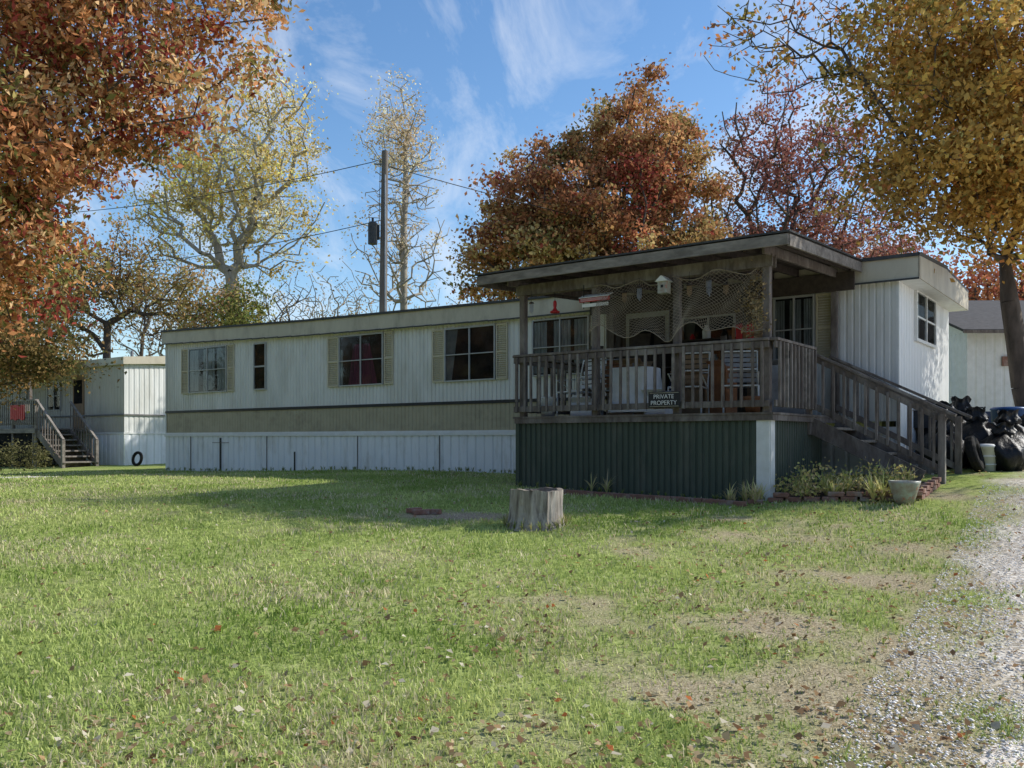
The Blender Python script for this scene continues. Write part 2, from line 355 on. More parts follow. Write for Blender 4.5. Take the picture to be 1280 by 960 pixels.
# ---------------------------------------------------------------- trees
def tree(name,trunk,ells,N,r0,leaves_per,lsize,pal,probs,bark,seed,spread=.4,shell=.45,trunk_r=.2,leafp=None,aspect=.6,droop=0,flat=0,wander=.12,inner=.3,up=.07,wts=None):
    global rng
    rg=np.random.default_rng(seed); old=rng; rng=rg
    nodes=[np.array(p,float) for p in trunk]; par=[-1]+list(range(len(trunk)-1))
    dist=[0]
    for k in range(1,len(nodes)): dist.append(dist[-1]+np.linalg.norm(nodes[k]-nodes[k-1]))
    vol=np.array([e[1][0]*e[1][1]*e[1][2] for e in ells]) if wts is None else np.array(wts,float); vol=vol/vol.sum()
    A=[]
    for q in range(N):
        e=ells[rg.choice(len(ells),p=vol)]
        v=rg.normal(0,1,3); v/=np.linalg.norm(v); v*=rg.random()**shell
        v*=1+.22*math.sin(v[0]*5+seed)*math.cos(v[1]*4+v[2]*6)
        A.append(np.array(e[0])+v*np.array(e[1]))
    top=nodes[-1]; mid=nodes[len(nodes)//2]
    A.sort(key=lambda a:min(np.linalg.norm(a-top),np.linalg.norm(a-mid)))
    tips=[];start=max(1,len(nodes)//2)
    arr=np.array(nodes); dd=np.array(dist)
    for a in A:
        ds=np.linalg.norm(arr-a,axis=1); cost=ds+.22*dd+np.where(arr[:,2]>a[2],.4*(arr[:,2]-a[2]),0); cost[:start]=1e9
        j=int(np.argmin(cost)); L=ds[j]
        segs=max(1,int(L/ .7)); prev=j; p0=arr[j]
        for s_ in range(1,segs+1):
            t=s_/segs; p=p0+(a-p0)*t
            if s_<segs: p=p+rg.normal(0,wander*min(L,2)*.5,3)+np.array([0,0,math.sin(t*math.pi)*L*up])
            arr=np.vstack([arr,p]); dd=np.append(dd,dd[prev]+np.linalg.norm(arr[-1]-arr[prev])); par.append(prev); prev=len(par)-1
        tips.append(prev)
    n=len(par); R=np.zeros(n)
    for k in range(n-1,0,-1):
        if R[k]==0: R[k]=r0**2.2
        R[par[k]]+=R[k]
    R=R**(1/2.2); R=np.minimum(R*1.0,trunk_r*1.0)
    for k in range(len(trunk)): R[k]=max(R[k],trunk_r*(1.15-.55*k/len(trunk)) if k<len(trunk)-1 else R[k])
    R[0]*=1.35
    e=np.arange(1,n); P0=arr[[par[k] for k in e]]; P1=arr[e]; ra=np.minimum(R[[par[k] for k in e]],R[e]*1.35); ra[:len(trunk)-1]=R[:len(trunk)-1]; rb=R[e]
    D=P1-P0; D/=np.linalg.norm(D,axis=1)[:,None]+1e-9
    U=np.where(np.abs(D[:,2:3])<.9,np.array([[0,0,1.]]),np.array([[1.,0,0]])); Aa=np.cross(D,U); Aa/=np.linalg.norm(Aa,axis=1)[:,None]; Bb=np.cross(Aa,D)
    kk=6; T=np.arange(kk)*2*math.pi/kk
    ring=np.cos(T)[None,:,None]*Aa[:,None]+np.sin(T)[None,:,None]*Bb[:,None]
    V0=P0[:,None]+ring*ra[:,None,None]; V1=P1[:,None]+ring*rb[:,None,None]
    V=np.concatenate([V0,V1],1).reshape(-1,3)
    o=(np.arange(len(e))*2*kk)[:,None]; fs=[]
    for q in range(kk): fs.append(np.concatenate([o+q,o+(q+1)%kk,o+kk+(q+1)%kk,o+kk+q],1))
    root=empty(name,(0,0,0))
    fast_mesh('trunk_and_branches',V,np.concatenate(fs),None,bark,root,True)
    if leaves_per>0:
        sel=np.array(tips)
        extra=np.array([k for k in range(len(trunk)+2,n) if R[k]<r0*2.5])
        if len(extra): sel=np.concatenate([sel,rg.choice(extra,int(len(extra)*inner))])
        if leafp is not None: 
            pr=np.array([leafp(arr[k]) for k in sel]); sel=sel[rg.random(len(sel))<pr]
        cpos=arr[sel].repeat(leaves_per,0)
        sp=rg.uniform(.5,1.3,len(sel)).repeat(leaves_per)[:,None]*spread
        pos=cpos+rg.normal(0,1,cpos.shape)*sp*np.array([1,1,.7])
        pal=np.array(pal,float)
        ctr=arr[sel]; ph=(np.sin(ctr[:,0]*.9+seed)+np.sin(ctr[:,1]*1.1+seed*2)+np.sin(ctr[:,2]*1.0+seed*3))/6+.5
        cum=np.cumsum(probs); ci=np.searchsorted(cum/cum[-1],np.clip(ph+rg.normal(0,.22,len(sel)),0,.999)).clip(0,len(pal)-1).repeat(leaves_per)
        sw=rg.random(len(ci))<.25; ci[sw]=rg.choice(len(pal),sw.sum(),p=probs)
        col=pal[ci]*rg.uniform(.6,1.35,(len(ci),1))*rg.uniform(.75,1.25,len(sel)).repeat(leaves_per)[:,None]
        P,F,c=leafquads(pos,np.full(len(pos),lsize)*rg.uniform(.7,1.3,len(pos)),np.clip(col,0,.88),aspect=aspect,droop=droop)
        fast_mesh('leaves',P,F,c,M['leaf'],root)
    rng=old
    return root
def tk(x,y,h,lean=(0,0),n=5,wob=.1,seed=0):
    r=random.Random(seed+int(x*10)); z0=float(G(x,y))-.15
    return [(x+lean[0]*t/n+r.uniform(-wob,wob)*(t>0),y+lean[1]*t/n+r.uniform(-wob,wob)*(t>0),z0+(h-z0)*t/n) for t in range(n+1)]
RUST=[(.68,.36,.16),(.26,.25,.08),(.54,.25,.11),(.36,.08,.06),(.74,.50,.26),(.36,.30,.11),(.60,.32,.14)]
tree('oak_tree',tk(-8.6,11.2,3.6,(.5,0)),[((-8.2,11.2,5.6),(3.4,3.4,3.0)),((-5.0,11.4,5.9),(2.1,1.8,2.0)),((-7.0,10.6,2.6),(1.8,1.6,1.7)),((-6.2,11,4.2),(1.9,1.6,1.5))],
     720,.008,92,.105,RUST,[.22,.12,.18,.12,.16,.08,.12],M['bark'],11,spread=.23,trunk_r=.3,aspect=.45,droop=.8,wts=[.42,.2,.2,.18])
tree('maple_tree',tk(9.35,15.6,3.2,(-.65,0),5,.06),[((10.2,15.4,6.4),(3.6,3.2,3.3)),((7.6,15.2,6.2),(2.3,2.4,2.6)),((9.3,14.8,4.2),(3.0,2.2,1.1)),((4.9,15.6,7.2),(1.7,1.4,1.0)),((8.0,14.2,4.6),(1.8,1.4,1.1))],
     1150,.006,66,.11,[(.68,.42,.11),(.56,.34,.10),(.72,.52,.18),(.30,.25,.07),(.66,.28,.10)],[.27,.22,.17,.16,.18],M['bark'],23,spread=.28,trunk_r=.19,
     leafp=lambda p: .05 if p[0]<5.7 else (.45 if p[0]<6.4 else .93),wander=.16,wts=[.42,.24,.13,.13,.08])
tree('yellow_maple_tree',tk(-13.6,42,8,(.3,0)),[((-12.5,42,14.2),(3.6,3.2,3.8)),((-15.2,42,11.5),(3.2,3,3.4)),((-11.6,42,10.5),(2.6,2.6,3))],
     560,.030,42,.16,[(.86,.62,.17),(.84,.66,.28),(.86,.74,.44),(.66,.48,.16)],[.35,.25,.25,.15],M['barkpale'],31,spread=.42,trunk_r=.3,leafp=lambda p:.72 if p[2]>9.5 else .4,inner=.1)
tree('poplar_tree',tk(-5.7,45,15,(.2,0),8),[((-5.6,45,14.8),(2.0,2.0,4.0)),((-5.7,45,10),(2.7,2.4,4.2))],
     640,.020,24,.14,[(.84,.68,.46),(.74,.56,.32),(.64,.50,.35)],[.5,.25,.25],M['barkpale'],37,spread=.32,trunk_r=.2,leafp=lambda p:.85 if p[2]>14.0 else .15,inner=.1,shell=.6,up=-.12)
OAK=[(.22,.19,.07),(.62,.46,.20),(.56,.32,.14),(.48,.22,.11),(.36,.15,.08),(.34,.08,.06)]
tree('red_oak_tree',tk(4,38,6,(0,0)),[((5.4,38,12.0),(3.0,3.0,3.4)),((1.6,37.5,9.4),(2.8,3,3.4)),((7.4,38,9.0),(2.0,2.5,4.2)),((.0,37.5,7.2),(2.2,2.2,2.6)),((4,37,7.6),(3.2,3,3))],
     640,.03,104,.19,OAK,[.14,.2,.24,.22,.13,.07],M['bark'],41,spread=.38,trunk_r=.4)
tree('red_maple_tree',tk(12.6,41,7,(.2,0)),[((12.2,41,13),(3.0,3,4)),((14.8,41,11),(3.2,3,4.2)),((11.0,41,9.2),(2.3,2.5,3.2)),((16.5,41,7.5),(3.2,3,3.2))],
     680,.026,46,.17,[(.46,.20,.16),(.38,.16,.13),(.54,.34,.22),(.32,.17,.12)],[.35,.25,.2,.2],M['bark'],43,spread=.45,trunk_r=.32,leafp=lambda p:.85 if p[2]<10 else .5)
tree('red_maple_tree.001',tk(24,44,5),[((23,44,5.5),(4,3,4)),((29,44,5.5),(4,3,4))],300,.03,60,.25,[(.46,.20,.09),(.40,.13,.08),(.56,.33,.15)],[.4,.3,.3],M['bark'],47,spread=.55,trunk_r=.3)
tree('hickory_tree',tk(-17.5,38,5),[((-17.2,38,7.0),(2.2,2,2.2)),((-19.5,38,6),(2,2,2.5)),((-14.0,38,5.6),(2,2,2.0))],320,.02,52,.15,[(.50,.32,.14),(.44,.28,.13),(.34,.29,.11)],[.4,.3,.3],M['bark'],53,spread=.40,trunk_r=.16,leafp=lambda p:.75)
tree('young_maple_tree',tk(-11.6,37,4.2),[((-11.4,37,5.1),(1.3,1.3,1.7))],110,.015,44,.14,[(.20,.24,.07),(.38,.36,.11),(.18,.20,.06),(.42,.30,.12)],[.3,.25,.25,.2],M['bark'],59,spread=.35,trunk_r=.1,leafp=lambda p:.7)
tree('elm_tree',tk(-13.8,23,1.2),[((-13.6,23,2.2),(2.4,1.8,1.1)),((-14.6,23,3.9),(2.5,1.8,1.8)),((-12.0,22.4,2.3),(1.0,1,.8)),((-15.0,22.4,1.3),(1.6,1.2,.7))],400,.01,80,.10,[(.17,.18,.06),(.26,.18,.07),(.38,.24,.10),(.12,.11,.04)],[.3,.25,.2,.25],M['bark'],61,spread=.28,trunk_r=.16)
for q,(x,y,h,w) in enumerate([(-9.5,46,9,2.2),(-2.2,50,8.5,2.0),(-24,44,10,3),(-21,50,12,3),(-8.0,48,8,2),(-12.4,48,9,2.4),(-15.5,46,9.5,2.5),(-4.2,52,8,2),(.2,54,9,2.2),(-10.6,41,6.5,1.8),(-18,47,10,2.6),(-7,42,5.5,1.6),(-5.5,49,7.5,2)]):
    tree('bare_sapling' + ('' if q==0 else '.%03d'%q),tk(x,y,h*.5),[((x,y,h*.64),(w,w,h*.42))],330,.016,8,.13,[(.48,.34,.2),(.54,.45,.25)],[.5,.5],M['bark' if q%2 else 'barkpale'],70+q,spread=.4,trunk_r=.10,leafp=lambda p:.35,shell=.6,inner=0)
rg=np.random.default_rng(99)
def belt(cx,cy,ch,k,sz,sp):
    cp=np.stack([cx,cy,ch],1).repeat(k,0)+rg.normal(0,1,(len(cx)*k,3))*np.array([1,1,.9])*sp
    pal=np.array([(.20,.13,.08),(.16,.14,.07),(.26,.17,.09),(.15,.10,.07)]); ci=rg.choice(4,len(cx)).repeat(k)
    return leafquads(cp,np.full(len(cp),sz),pal[ci]*rg.uniform(.6,1.3,(len(cp),1)))
cx=rg.uniform(-110,110,900); cy=rg.uniform(62,95,900)
A1=belt(cx,cy,rg.uniform(0,1,900)**.8*(4.5+2.5*vnoise(cx*.15,cy*0)),34,.5,1.0)
an=rg.uniform(math.radians(165),math.radians(330),1900); rr=rg.uniform(48,62,1900)  # ring of unseen trees added behind the camera to darken reflections and horizon light
cx=rr*np.cos(an); cy=rr*np.sin(an)
A2=belt(cx,cy,-2+rg.uniform(0,1,1900)*(9+7*vnoise(an*7,an*0+5)),26,1.6,1.6)
P=np.concatenate([A1[0],A2[0]]);F=np.concatenate([A1[1],A2[1]+len(A1[0])]);c=np.concatenate([A1[2],A2[2]])
fast_mesh('distant_trees',P,F,c,M['leaf'])
# ---------------------------------------------------------------- mobile home
RZ=-math.radians(36.4)
def gl(u,v,org=(3.49,12)):
    return float(G(org[0]+.805*u+.594*v,org[1]-.594*u+.805*v))
def window(b,u0,u1,z0,z1,v,kind,split=True):
    b.box(u0,u1,v-.012,v+.01,z0,z1,M['dark'])
    if kind=='curtw':
        w=u1-u0
        for k in range(16):
            if k in (4,5,11): continue
            a=u0+w*k/16; b.box(a+.004,a+w/16-.004,v-.016-.003*(k%2),v-.0125,z0+.03,z1-.03,M['curtw'])
    if kind=='curtp':
        w=u1-u0
        b.hexa([(u0+w*.2,v-.017,z0),(u1-w*.12,v-.017,z0),(u1-w*.12,v-.013,z0),(u0+w*.2,v-.013,z0),(u0+w*.32,v-.017,z1-.2),(u1-w*.3,v-.017,z1-.2),(u1-w*.3,v-.013,z1-.2),(u0+w*.32,v-.013,z1-.2)],M['curtp'])
        b.box(u0,u0+w*.06,v-.017,v-.0125,z0,z1-.3,M['curtw'])
    if kind=='dark' and split:
        w=u1-u0
        b.hexa([(u0,v-.017,z0),(u0+w*.12,v-.017,z0),(u0+w*.12,v-.013,z0),(u0,v-.013,z0),(u0,v-.017,z1),(u0+w*.25,v-.017,z1),(u0+w*.25,v-.013,z1),(u0,v-.013,z1)],M['roof'])
    b.add([(u0,v-.03,z0),(u1,v-.03,z0),(u1,v-.03,z1),(u0,v-.03,z1)],[(0,1,2,3)],M['glass'])
    f=.03
    b.box(u0-f,u0,v-.05,v,z0-f,z1+f,M['frame']); b.box(u1,u1+f,v-.05,v,z0-f,z1+f,M['frame'])
    b.box(u0,u1,v-.05,v,z0-f,z0,M['frame']); b.box(u0,u1,v-.05,v,z1,z1+f,M['frame'])
    if split:
        m=(u0+u1)/2; b.box(m-.014,m+.014,v-.047,v,z0,z1,M['frame'])
        zz=z0+(z1-z0)*.5; b.box(u0,m-.014,v-.044,v,zz-.010,zz+.010,M['frame']); b.box(m+.014,u1,v-.044,v,zz-.010,zz+.010,M['frame'])
def shutter(b,u0,u1,z0,z1,v):
    b.box(u0,u0+.03,v-.035,v,z0,z1,M['shutter']); b.box(u1-.03,u1,v-.035,v,z0,z1,M['shutter'])
    zz=[z0,(z0+z1)/2-.02,z1-.04]
    for q in zz: b.box(u0+.03,u1-.03,v-.035,v,q,q+.04,M['shutter'])
    z=z0+.05
    while z<z1-.07:
        b.hexa([(u0+.03,v-.03,z),(u1-.03,v-.03,z),(u1-.03,v,z+.02),(u0+.03,v,z+.02),(u0+.03,v-.03,z+.008),(u1-.03,v-.03,z+.008),(u1-.03,v,z+.04),(u0+.03,v,z+.04)],M['shutter']); z+=.045
mh=empty('mobile_home',(3.49,12,0),RZ)
UL,UR,VF,VB=-19.3,.97,3.1,7.2
def top(u): return float(np.interp(u,[-19.4,-13,-6.4,1.4],[3.19,3.00,2.89,2.88]))
b=MB()
tt=lambda f: top(UL+(UR-UL)*f)-.36
tu=lambda a,c:(lambda f: top(a+(c-a)*f)-.36)
b.corr((UL,VF),(-4.35,VF),.85,tu(UL,-4.35),M['siding'],.115,.012)
b.corr((-4.35,VF),(-1.42,VF),.3,tu(-4.35,-1.42),M['brownshade'],.2,.012)
b.corr((-1.42,VF),(UR,VF),.3,tu(-1.42,UR),M['siding'],.115,.012)
b.box(UL,-4.36,VF+.02,VB,.1,.84,M['tan']) 
b.corr((UL,VF),(-4.35,VF),.2,.78,M['tan'],.115,.008)
b.box(UL-.005,-4.35,VF-.022,VF+.0,.785,.85,M['black'])
b.box(UL,UR,VF-.02,VF+.015,.17,.21,M['pale'])
b.corr((UR,VF),(UR,VB),-.05,lambda f:2.6,M['sidingend'],.115,.012)
b.corr((UL,VB),(UL,VF),.2,tt(0),M['siding'],.115,.012)
b.corr((UR,VB),(UL,VB),.2,lambda f:tt(1-f),M['siding'],.23,.012)
b.box(UR-.03,UR+.012,VF-.012,VF+.03,.2,2.52,M['pale']); b.box(UL-.012,UL+.03,VF-.012,VF+.03,.2,tt(0),M['pale'])
b.out('walls',mh)
b=MB()
gb=lambda f: gl(UL+(UR-UL)*f,VF)-.1
b.corr((UL+.03,VF-.03),(UR,VF-.03),gb,.17,M['skirt'],.235,.02,.2)
b.corr((UR,VF),(UR,VB),lambda f:gl(UR,VF+4*f)-.1,-.05,M['skirt'],.23,.02,.2)
b.corr((UL+.03,VB),(UL+.03,VF-.03),-1.2,.17,M['skirt'],.235,.02,.2)
b.box(UL,UR,VF-.055,VF-.033,.10,.165,M['pale'])
g0=gl(-16.0,VF)
b.box(-16.62,-16.57,VF-.06,VF-.028,g0,.06,M['black']); b.box(-16.95,-16.2,VF-.058,VF-.05,-.08,-.065,M['woodl'])
b.tube([(-4.95,VF-.07,.17),(-4.75,VF-.07,.02),(-4.95,VF-.07,-.08)],.02,M['black'])
b.box(-13.5,-13.47,VF-.056,VF-.03,gl(-13.5,VF),-.3,M['black'])
for u,l in ((-18,.5),(-14.6,.7),(-11.2,.35),(-8.6,.6),(-6.3,.4)): b.box(u,u+.008,VF-.054,VF-.03,gl(u,VF),.1,M['roof'])
b.out('skirting',mh)
b=MB()
us=np.linspace(UL-.06,UR+.33,40)
for a,c in zip(us[:-1],us[1:]):
    ta,tc_=top(a),top(c)
    b.hexa([(a,VF-.10,ta-.36),(c,VF-.10,tc_-.36),(c,VF+.0,tc_-.36),(a,VF+.0,ta-.36),(a,VF-.10,ta-.02),(c,VF-.10,tc_-.02),(c,VF,tc_-.02),(a,VF,ta-.02)],M['cream'])
    b.hexa([(a,VF-.14,ta-.02),(c,VF-.14,tc_-.02),(c,(VF+VB)/2,tc_+.10),(a,(VF+VB)/2,ta+.10),(a,VF-.14,ta+.03),(c,VF-.14,tc_+.03),(c,(VF+VB)/2,tc_+.15),(a,(VF+VB)/2,ta+.15)],M['dkmetal'])
    b.hexa([(a,VB+.14,ta-.02),(a,(VF+VB)/2,ta+.10),(c,(VF+VB)/2,tc_+.10),(c,VB+.14,tc_-.02),(a,VB+.14,ta+.03),(a,(VF+VB)/2,ta+.15),(c,(VF+VB)/2,tc_+.15),(c,VB+.14,tc_+.03)],M['dkmetal'])
    b.box(a,c,VF-.13,VF-.10,min(ta,tc_)-.38,min(ta,tc_)-.355,M['dkmetal'])
E=UR+.33; T=top(E)
VM=(VF+VB)/2
b.hexa([(E-.02,VF-.10,T-.36),(E,VF-.10,T-.36),(E,VB+.1,T-.36),(E-.02,VB+.1,T-.36),(E-.02,VF-.1,T-.02),(E,VF-.1,T-.02),(E,VB+.1,T-.02),(E-.02,VB+.1,T-.02)],M['cream'])
b.add([(E,VF-.1,T-.02),(E,VB+.1,T-.02),(E,VM,T+.14)],[(0,1,2)],M['cream'])
b.box(UR-.02,E-.02,VF-.0,VB+.1,T-.36,T-.34,M['pale'])
b.box(UL-.06,UL,VF,VB+.1,top(UL)-.36,top(UL)-.02,M['cream'])
b.add([(E+.004,VF-.14,T-.02),(E+.03,VF-.14,T+.03),(E+.03,VM,T+.15),(E+.004,VM,T+.10)],[(0,1,2,3)],M['dkmetal'])
b.out('roof',mh)
b=MB()
window(b,-18.08,-16.36,1.36,2.58,VF,'curtw'); shutter(b,-18.48,-18.14,1.33,2.62,VF); shutter(b,-16.30,-16.02,1.33,2.62,VF)
window(b,-15.13,-14.68,1.36,2.54,VF,'dark',False)
b.box(-15.13,-14.68,VF-.046,VF,1.93,1.97,M['frame'])
window(b,-11.82,-10.38,1.33,2.50,VF,'curtp'); shutter(b,-12.26,-11.88,1.30,2.53,VF); shutter(b,-10.32,-10.04,1.30,2.53,VF)
window(b,-8.42,-7.07,1.31,2.43,VF,'dark'); shutter(b,-8.82,-8.47,1.28,2.46,VF); shutter(b,-7.02,-6.72,1.28,2.46,VF)
window(b,-6.05,-4.75,1.33,2.43,VF,'curtw')
window(b,-1.0,-.36,1.33,2.40,VF,'curtw'); shutter(b,-1.36,-1.05,1.3,2.43,VF); shutter(b,-.31,-.04,1.3,2.43,VF)
b.box(-3.9,-3.0,VF-.03,VF,.4,2.4,M['frame']); b.box(-3.82,-3.08,VF-.045,VF-.03,.5,2.3,M['wooddk']); b.box(-3.6,-3.3,VF-.05,VF-.045,1.6,2.1,M['dark'])
window(b,-2.7,-1.75,1.4,2.2,VF,'dark')
b.out('windows_and_door',mh)
b=MB(); u=UR
b.box(u,u+.012,4.25,5.75,1.72,2.5,M['dark']); b.box(u+.012,u+.016,4.25,4.5,1.72,2.5,M['curtw'])
b.add([(u+.03,4.25,1.72),(u+.03,5.75,1.72),(u+.03,5.75,2.5),(u+.03,4.25,2.5)],[(0,1,2,3)],M['glass'])
for (a,c,z0,z1) in ((4.2,4.25,1.67,2.55),(5.75,5.8,1.67,2.55),(4.25,5.75,1.67,1.72),(4.25,5.75,2.5,2.55),(4.98,5.02,1.72,2.5)): b.box(u,u+.05,a,c,z0,z1,M['pale'])
b.box(u,u+.035,4.25,5.75,2.08,2.11,M['pale'])
b.out('end_window',mh)
# ---------------------------------------------------------------- covered porch
po=empty('covered_porch',(3.49,12,0),RZ)
W=M['wood']; U0=-4.22
b=MB()
z0=.38
b.corr((U0,-.01),(-.14,-.01),lambda f:gl(U0*(1-f),0)-.08,.27,M['green'],.1,.02,.35)
b.corr((.02,.14),(.02,2.3),lambda f:gl(0,2.3*f)-.08,.27,M['green'],.1,.02,.35)
b.corr((U0,3.0),(U0,0),-1.2,.27,M['green'],.1,.02,.35)
b.box(-.15,.03,-.035,-.012,-1.0,.27,M['pale']); b.box(.022,.045,-.012,.15,-1.0,.27,M['pale'])
b.box(U0-.02,U0+.05,-.03,-.012,-1,.27,M['green'])
b.out('skirting',po)
b=MB()
b.box(U0-.02,.05,-.06,-.02,.27,z0-.032,W); b.box(.045,.085,-.06,3.03,.27,z0-.032,W)
v=-.07
while v<3.0:
    b.box(U0-.05,.1,v,v+.135,z0-.03,z0,W); v+=.14
b.out('deck',po)
b=MB()
PO=[-4.12,-2.74,-1.36,-.02]
for u in PO: b.box(u-.05,u+.05,-.02,.08,z0,2.5,W)
b.box(-.03,.07,2.93,3.03,z0,2.66,W); b.box(-4.17,-4.07,2.9,3.0,z0,2.66,W)
b.box(-.01,.07,1.6,1.69,z0-.3,1.36,W)
b.box(U0,.08,-.05,-.02,2.36,2.53,W); b.box(U0,.08,.08,.11,2.36,2.53,W)
b.box(-4.6,.35,2.90,2.94,2.42,2.72,M['wooddk'])  # dark board added in place of shade under the porch roof
b.beam((.045,-.3,2.56),(.045,3.0,2.72),.04,.14,W); b.beam((U0+.02,-.3,2.56),(U0+.02,3.0,2.72),.04,.14,W)
b.out('posts_and_beams',po,.004)
b=MB()
def rail(p0,p1,zt,zb,nb,side):
    p0=Vector(p0);p1=Vector(p1);d=(p1-p0).normalized(); n=Vector((d.y,-d.x))
    def at(t,off,z): q=p0+(p1-p0)*t+n*off; return (q.x,q.y,z)
    b.beam(at(0,0,zt),at(1,0,zt),.14,.038,W)
    b.beam(at(0,.03,zt-.07),at(1,.03,zt-.07),.035,.09,W)
    b.beam(at(0,.03,zb+.05),at(1,.03,zb+.05),.035,.09,W)
    for k in range(nb):
        t=(k+.5)/nb+random.uniform(-.003,.003); o=.067
        b.beam(at(t,o,zb-.0),at(t+random.uniform(-.002,.002),o,zt-.03),.036,.036,M['woodl'] if random.random()<.15 else W,(d.x,d.y,0))
rail((U0,-.06),(.05,-.06),1.37,.45,29,0)
rail((.09,-.06),(.09,1.62),1.37,.45,11,0)
rail((U0,2.9),(U0,-.05),1.37,.45,14,0)
b.out('railing',po,.003)
b=MB()
rz=lambda v: 2.69+.2*(v+.45)/3.8
UL2,UR2,V0,V1=-4.72,.43,-.42,3.4
b.hexa([(UL2,V0,rz(V0)-.02),(UR2,V0,rz(V0)-.02),(UR2,V1,rz(V1)-.02),(UL2,V1,rz(V1)-.02),(UL2,V0,rz(V0)),(UR2,V0,rz(V0)),(UR2,V1,rz(V1)),(UL2,V1,rz(V1))],M['wooddk'])
b.hexa([(UL2-.03,V0-.05,rz(V0)+.003),(UR2+.03,V0-.05,rz(V0)+.003),(UR2+.03,V1,rz(V1)+.003),(UL2-.03,V1,rz(V1)+.003),(UL2-.03,V0-.05,rz(V0)+.028),(UR2+.03,V0-.05,rz(V0)+.028),(UR2+.03,V1,rz(V1)+.028),(UL2-.03,V1,rz(V1)+.028)],M['dkmetal'])
b.beam((UL2,V0-.02,rz(V0)-.085),(UR2,V0-.02,rz(V0)-.085),.035,.14,M['woodl'])
b.beam((UR2+.0,V0,rz(V0)-.095),(UR2+.0,V1,rz(V1)-.095),.035,.15,M['woodl'])
b.beam((UL2-.0,V0,rz(V0)-.095),(UL2-.0,V1,rz(V1)-.095),.035,.15,W)
u=UL2+.35
while u<UR2-.1:
    b.beam((u,V0+.01,rz(V0)-.085),(u,V1-.35,rz(V1-.3)-.085),.04,.12,M['wooddk']); u+=.42
b.out('roof',po)
PM=Matrix.Translation((3.49,12,0))@Matrix.Rotation(RZ,4,'Z')
def place(o): o.matrix_world=PM@o.matrix_world; return o
# net
b=MB()
def netp(s,t):
    u=-2.72+2.68*s; low=1.46+.16*abs(math.sin(s*math.pi*2+.5))+.06*math.sin(s*23)+.15*max(0,.2-s)*5; 
    zt=2.37-.07*math.sin(s*math.pi*4)**2
    return (u+.07*math.sin(t*4+s*9)+.03*math.sin(s*31+t*7),-.07-.05*math.sin(s*11+t*2)-.04*t,zt-(zt-low)*(t**.9)+.02*math.sin(s*27+t*5))
ns,nt_=44,17
for k in range(-nt_,ns):
    for sgn in (0,1):
        pts=[]
        for q in range(nt_+1):
            s_=(k+q)/ns if sgn==0 else (ns-(k+q))/ns
            if 0<=s_<=1: pts.append(netp(s_,q/nt_))
        if len(pts)>1: b.tube(pts,.0030,M['rope'],3,cap=False)
b.tube([netp(s/30,0) for s in range(31)],.008,M['rope'],4); b.tube([netp(s/40,1) for s in range(41)],.006,M['rope'],4)
place(b.out('fishing_net'))
# stairs
b=MB(); vA,vB=1.7,2.85
zl=.38; ze=gl(1.7,2.2)
nst=5; rise=(zl-ze)/(nst+0); run=.30
for k in range(1,nst):
    zt=zl-rise*k; u=.1+run*(k-1)
    b.box(u,u+.15,vA+.02,vB-.02,zt-.04,zt,M['woodl']); b.box(u+.16,u+run+.02,vA+.02,vB-.02,zt-.04,zt,M['woodl'])
for v in (vA,vB):
    b.beam((.05,v,zl-.16),(.1+run*nst,v,ze+.02),.04,.24,W)
EU=1.92
zE=gl(EU,2.2)
for v in (vA-.04,vB+.04):
    b.box(EU-.1,EU-.01,v-.045,v+.045,zE-.1,zE+.92,W)
    b.beam((-.02,v,1.36),(EU+.12,v,zE+.90),.12,.038,W)
    b.beam((.02,v,1.28),(EU,v,zE+.83),.035,.09,W); b.beam((.02,v,.56),(EU-.05,v,zE+.14),.035,.09,W)
    for k in range(12):
        t=(k+.6)/12.6; u=EU*t; zt=1.3+(zE+.84-1.3)*t; zb=.5+(zE+.1-.5)*t
        b.box(u-.018,u+.018,v-.055 if v<2 else v+.02,v-.02 if v<2 else v+.055,zb,zt,W)
place(b.out('porch_steps',None,.003))
# ---------------------------------------------------------------- porch contents
def chair(name,u,v,ang,m,seatm,world=None):
    b=MB(); r=.014
    for x in (-.25,.25):
        b.tube([(x,-.25,0),(x,-.24,.42),(x,.2,.40),(x,.34,.98)],r,m,6)
        b.tube([(x,.3,0),(x,.18,.42),(x,-.26,.62),(x,.26,.66)],r,m,6)
    for z,y in ((.42,-.24),(.98,.34),(.70,.27)): b.tube([(-.25,y,z),(.25,y,z)],r,m,6)
    for k in range(6): x=-.2+.08*k; b.box(x,x+.06,-.24,.2,.405,.415,seatm)
    for k in range(6): z=.5+.08*k; y=.22+.24*(z-.4)/.58*.9; b.box(-.25,.25,y,y+.01,z,z+.06,seatm)
    o=b.out(name)
    if world: o.matrix_world=Matrix.Translation(world)@Matrix.Rotation(ang,4,'Z')
    else: o.matrix_world=Matrix.Translation((u,v,z0))@Matrix.Rotation(ang,4,'Z'); place(o)
chair('metal_lawn_chair',-.75,.9,.4,M['pale'],M['grey'])
chair('metal_lawn_chair.001',-3.55,.8,-.3,M['pale'],M['white'])
chair('metal_lawn_chair.002',-2.9,1.0,.5,M['grey'],M['orange'])
chair('metal_lawn_chair.003',-1.5,.7,.2,M['pale'],M['card'])
b=MB()
n=40; vs=[];fs=[]
for r_,(sc,z) in enumerate([(0.02,.74),(.98,.745),(1.0,.73),(1.03,.5),(1.08,.25),(1.12,.05)]):
    for k in range(n):
        t=k*2*math.pi/n; q=max(abs(math.cos(t)),abs(math.sin(t)))**.7; w=1+(.05*math.sin(k*1.9)+.03*math.sin(k*.7))*(r_>2)*r_*.4
        vs.append((math.cos(t)/q*.34*sc*w,math.sin(t)/q*.28*sc*w,z))
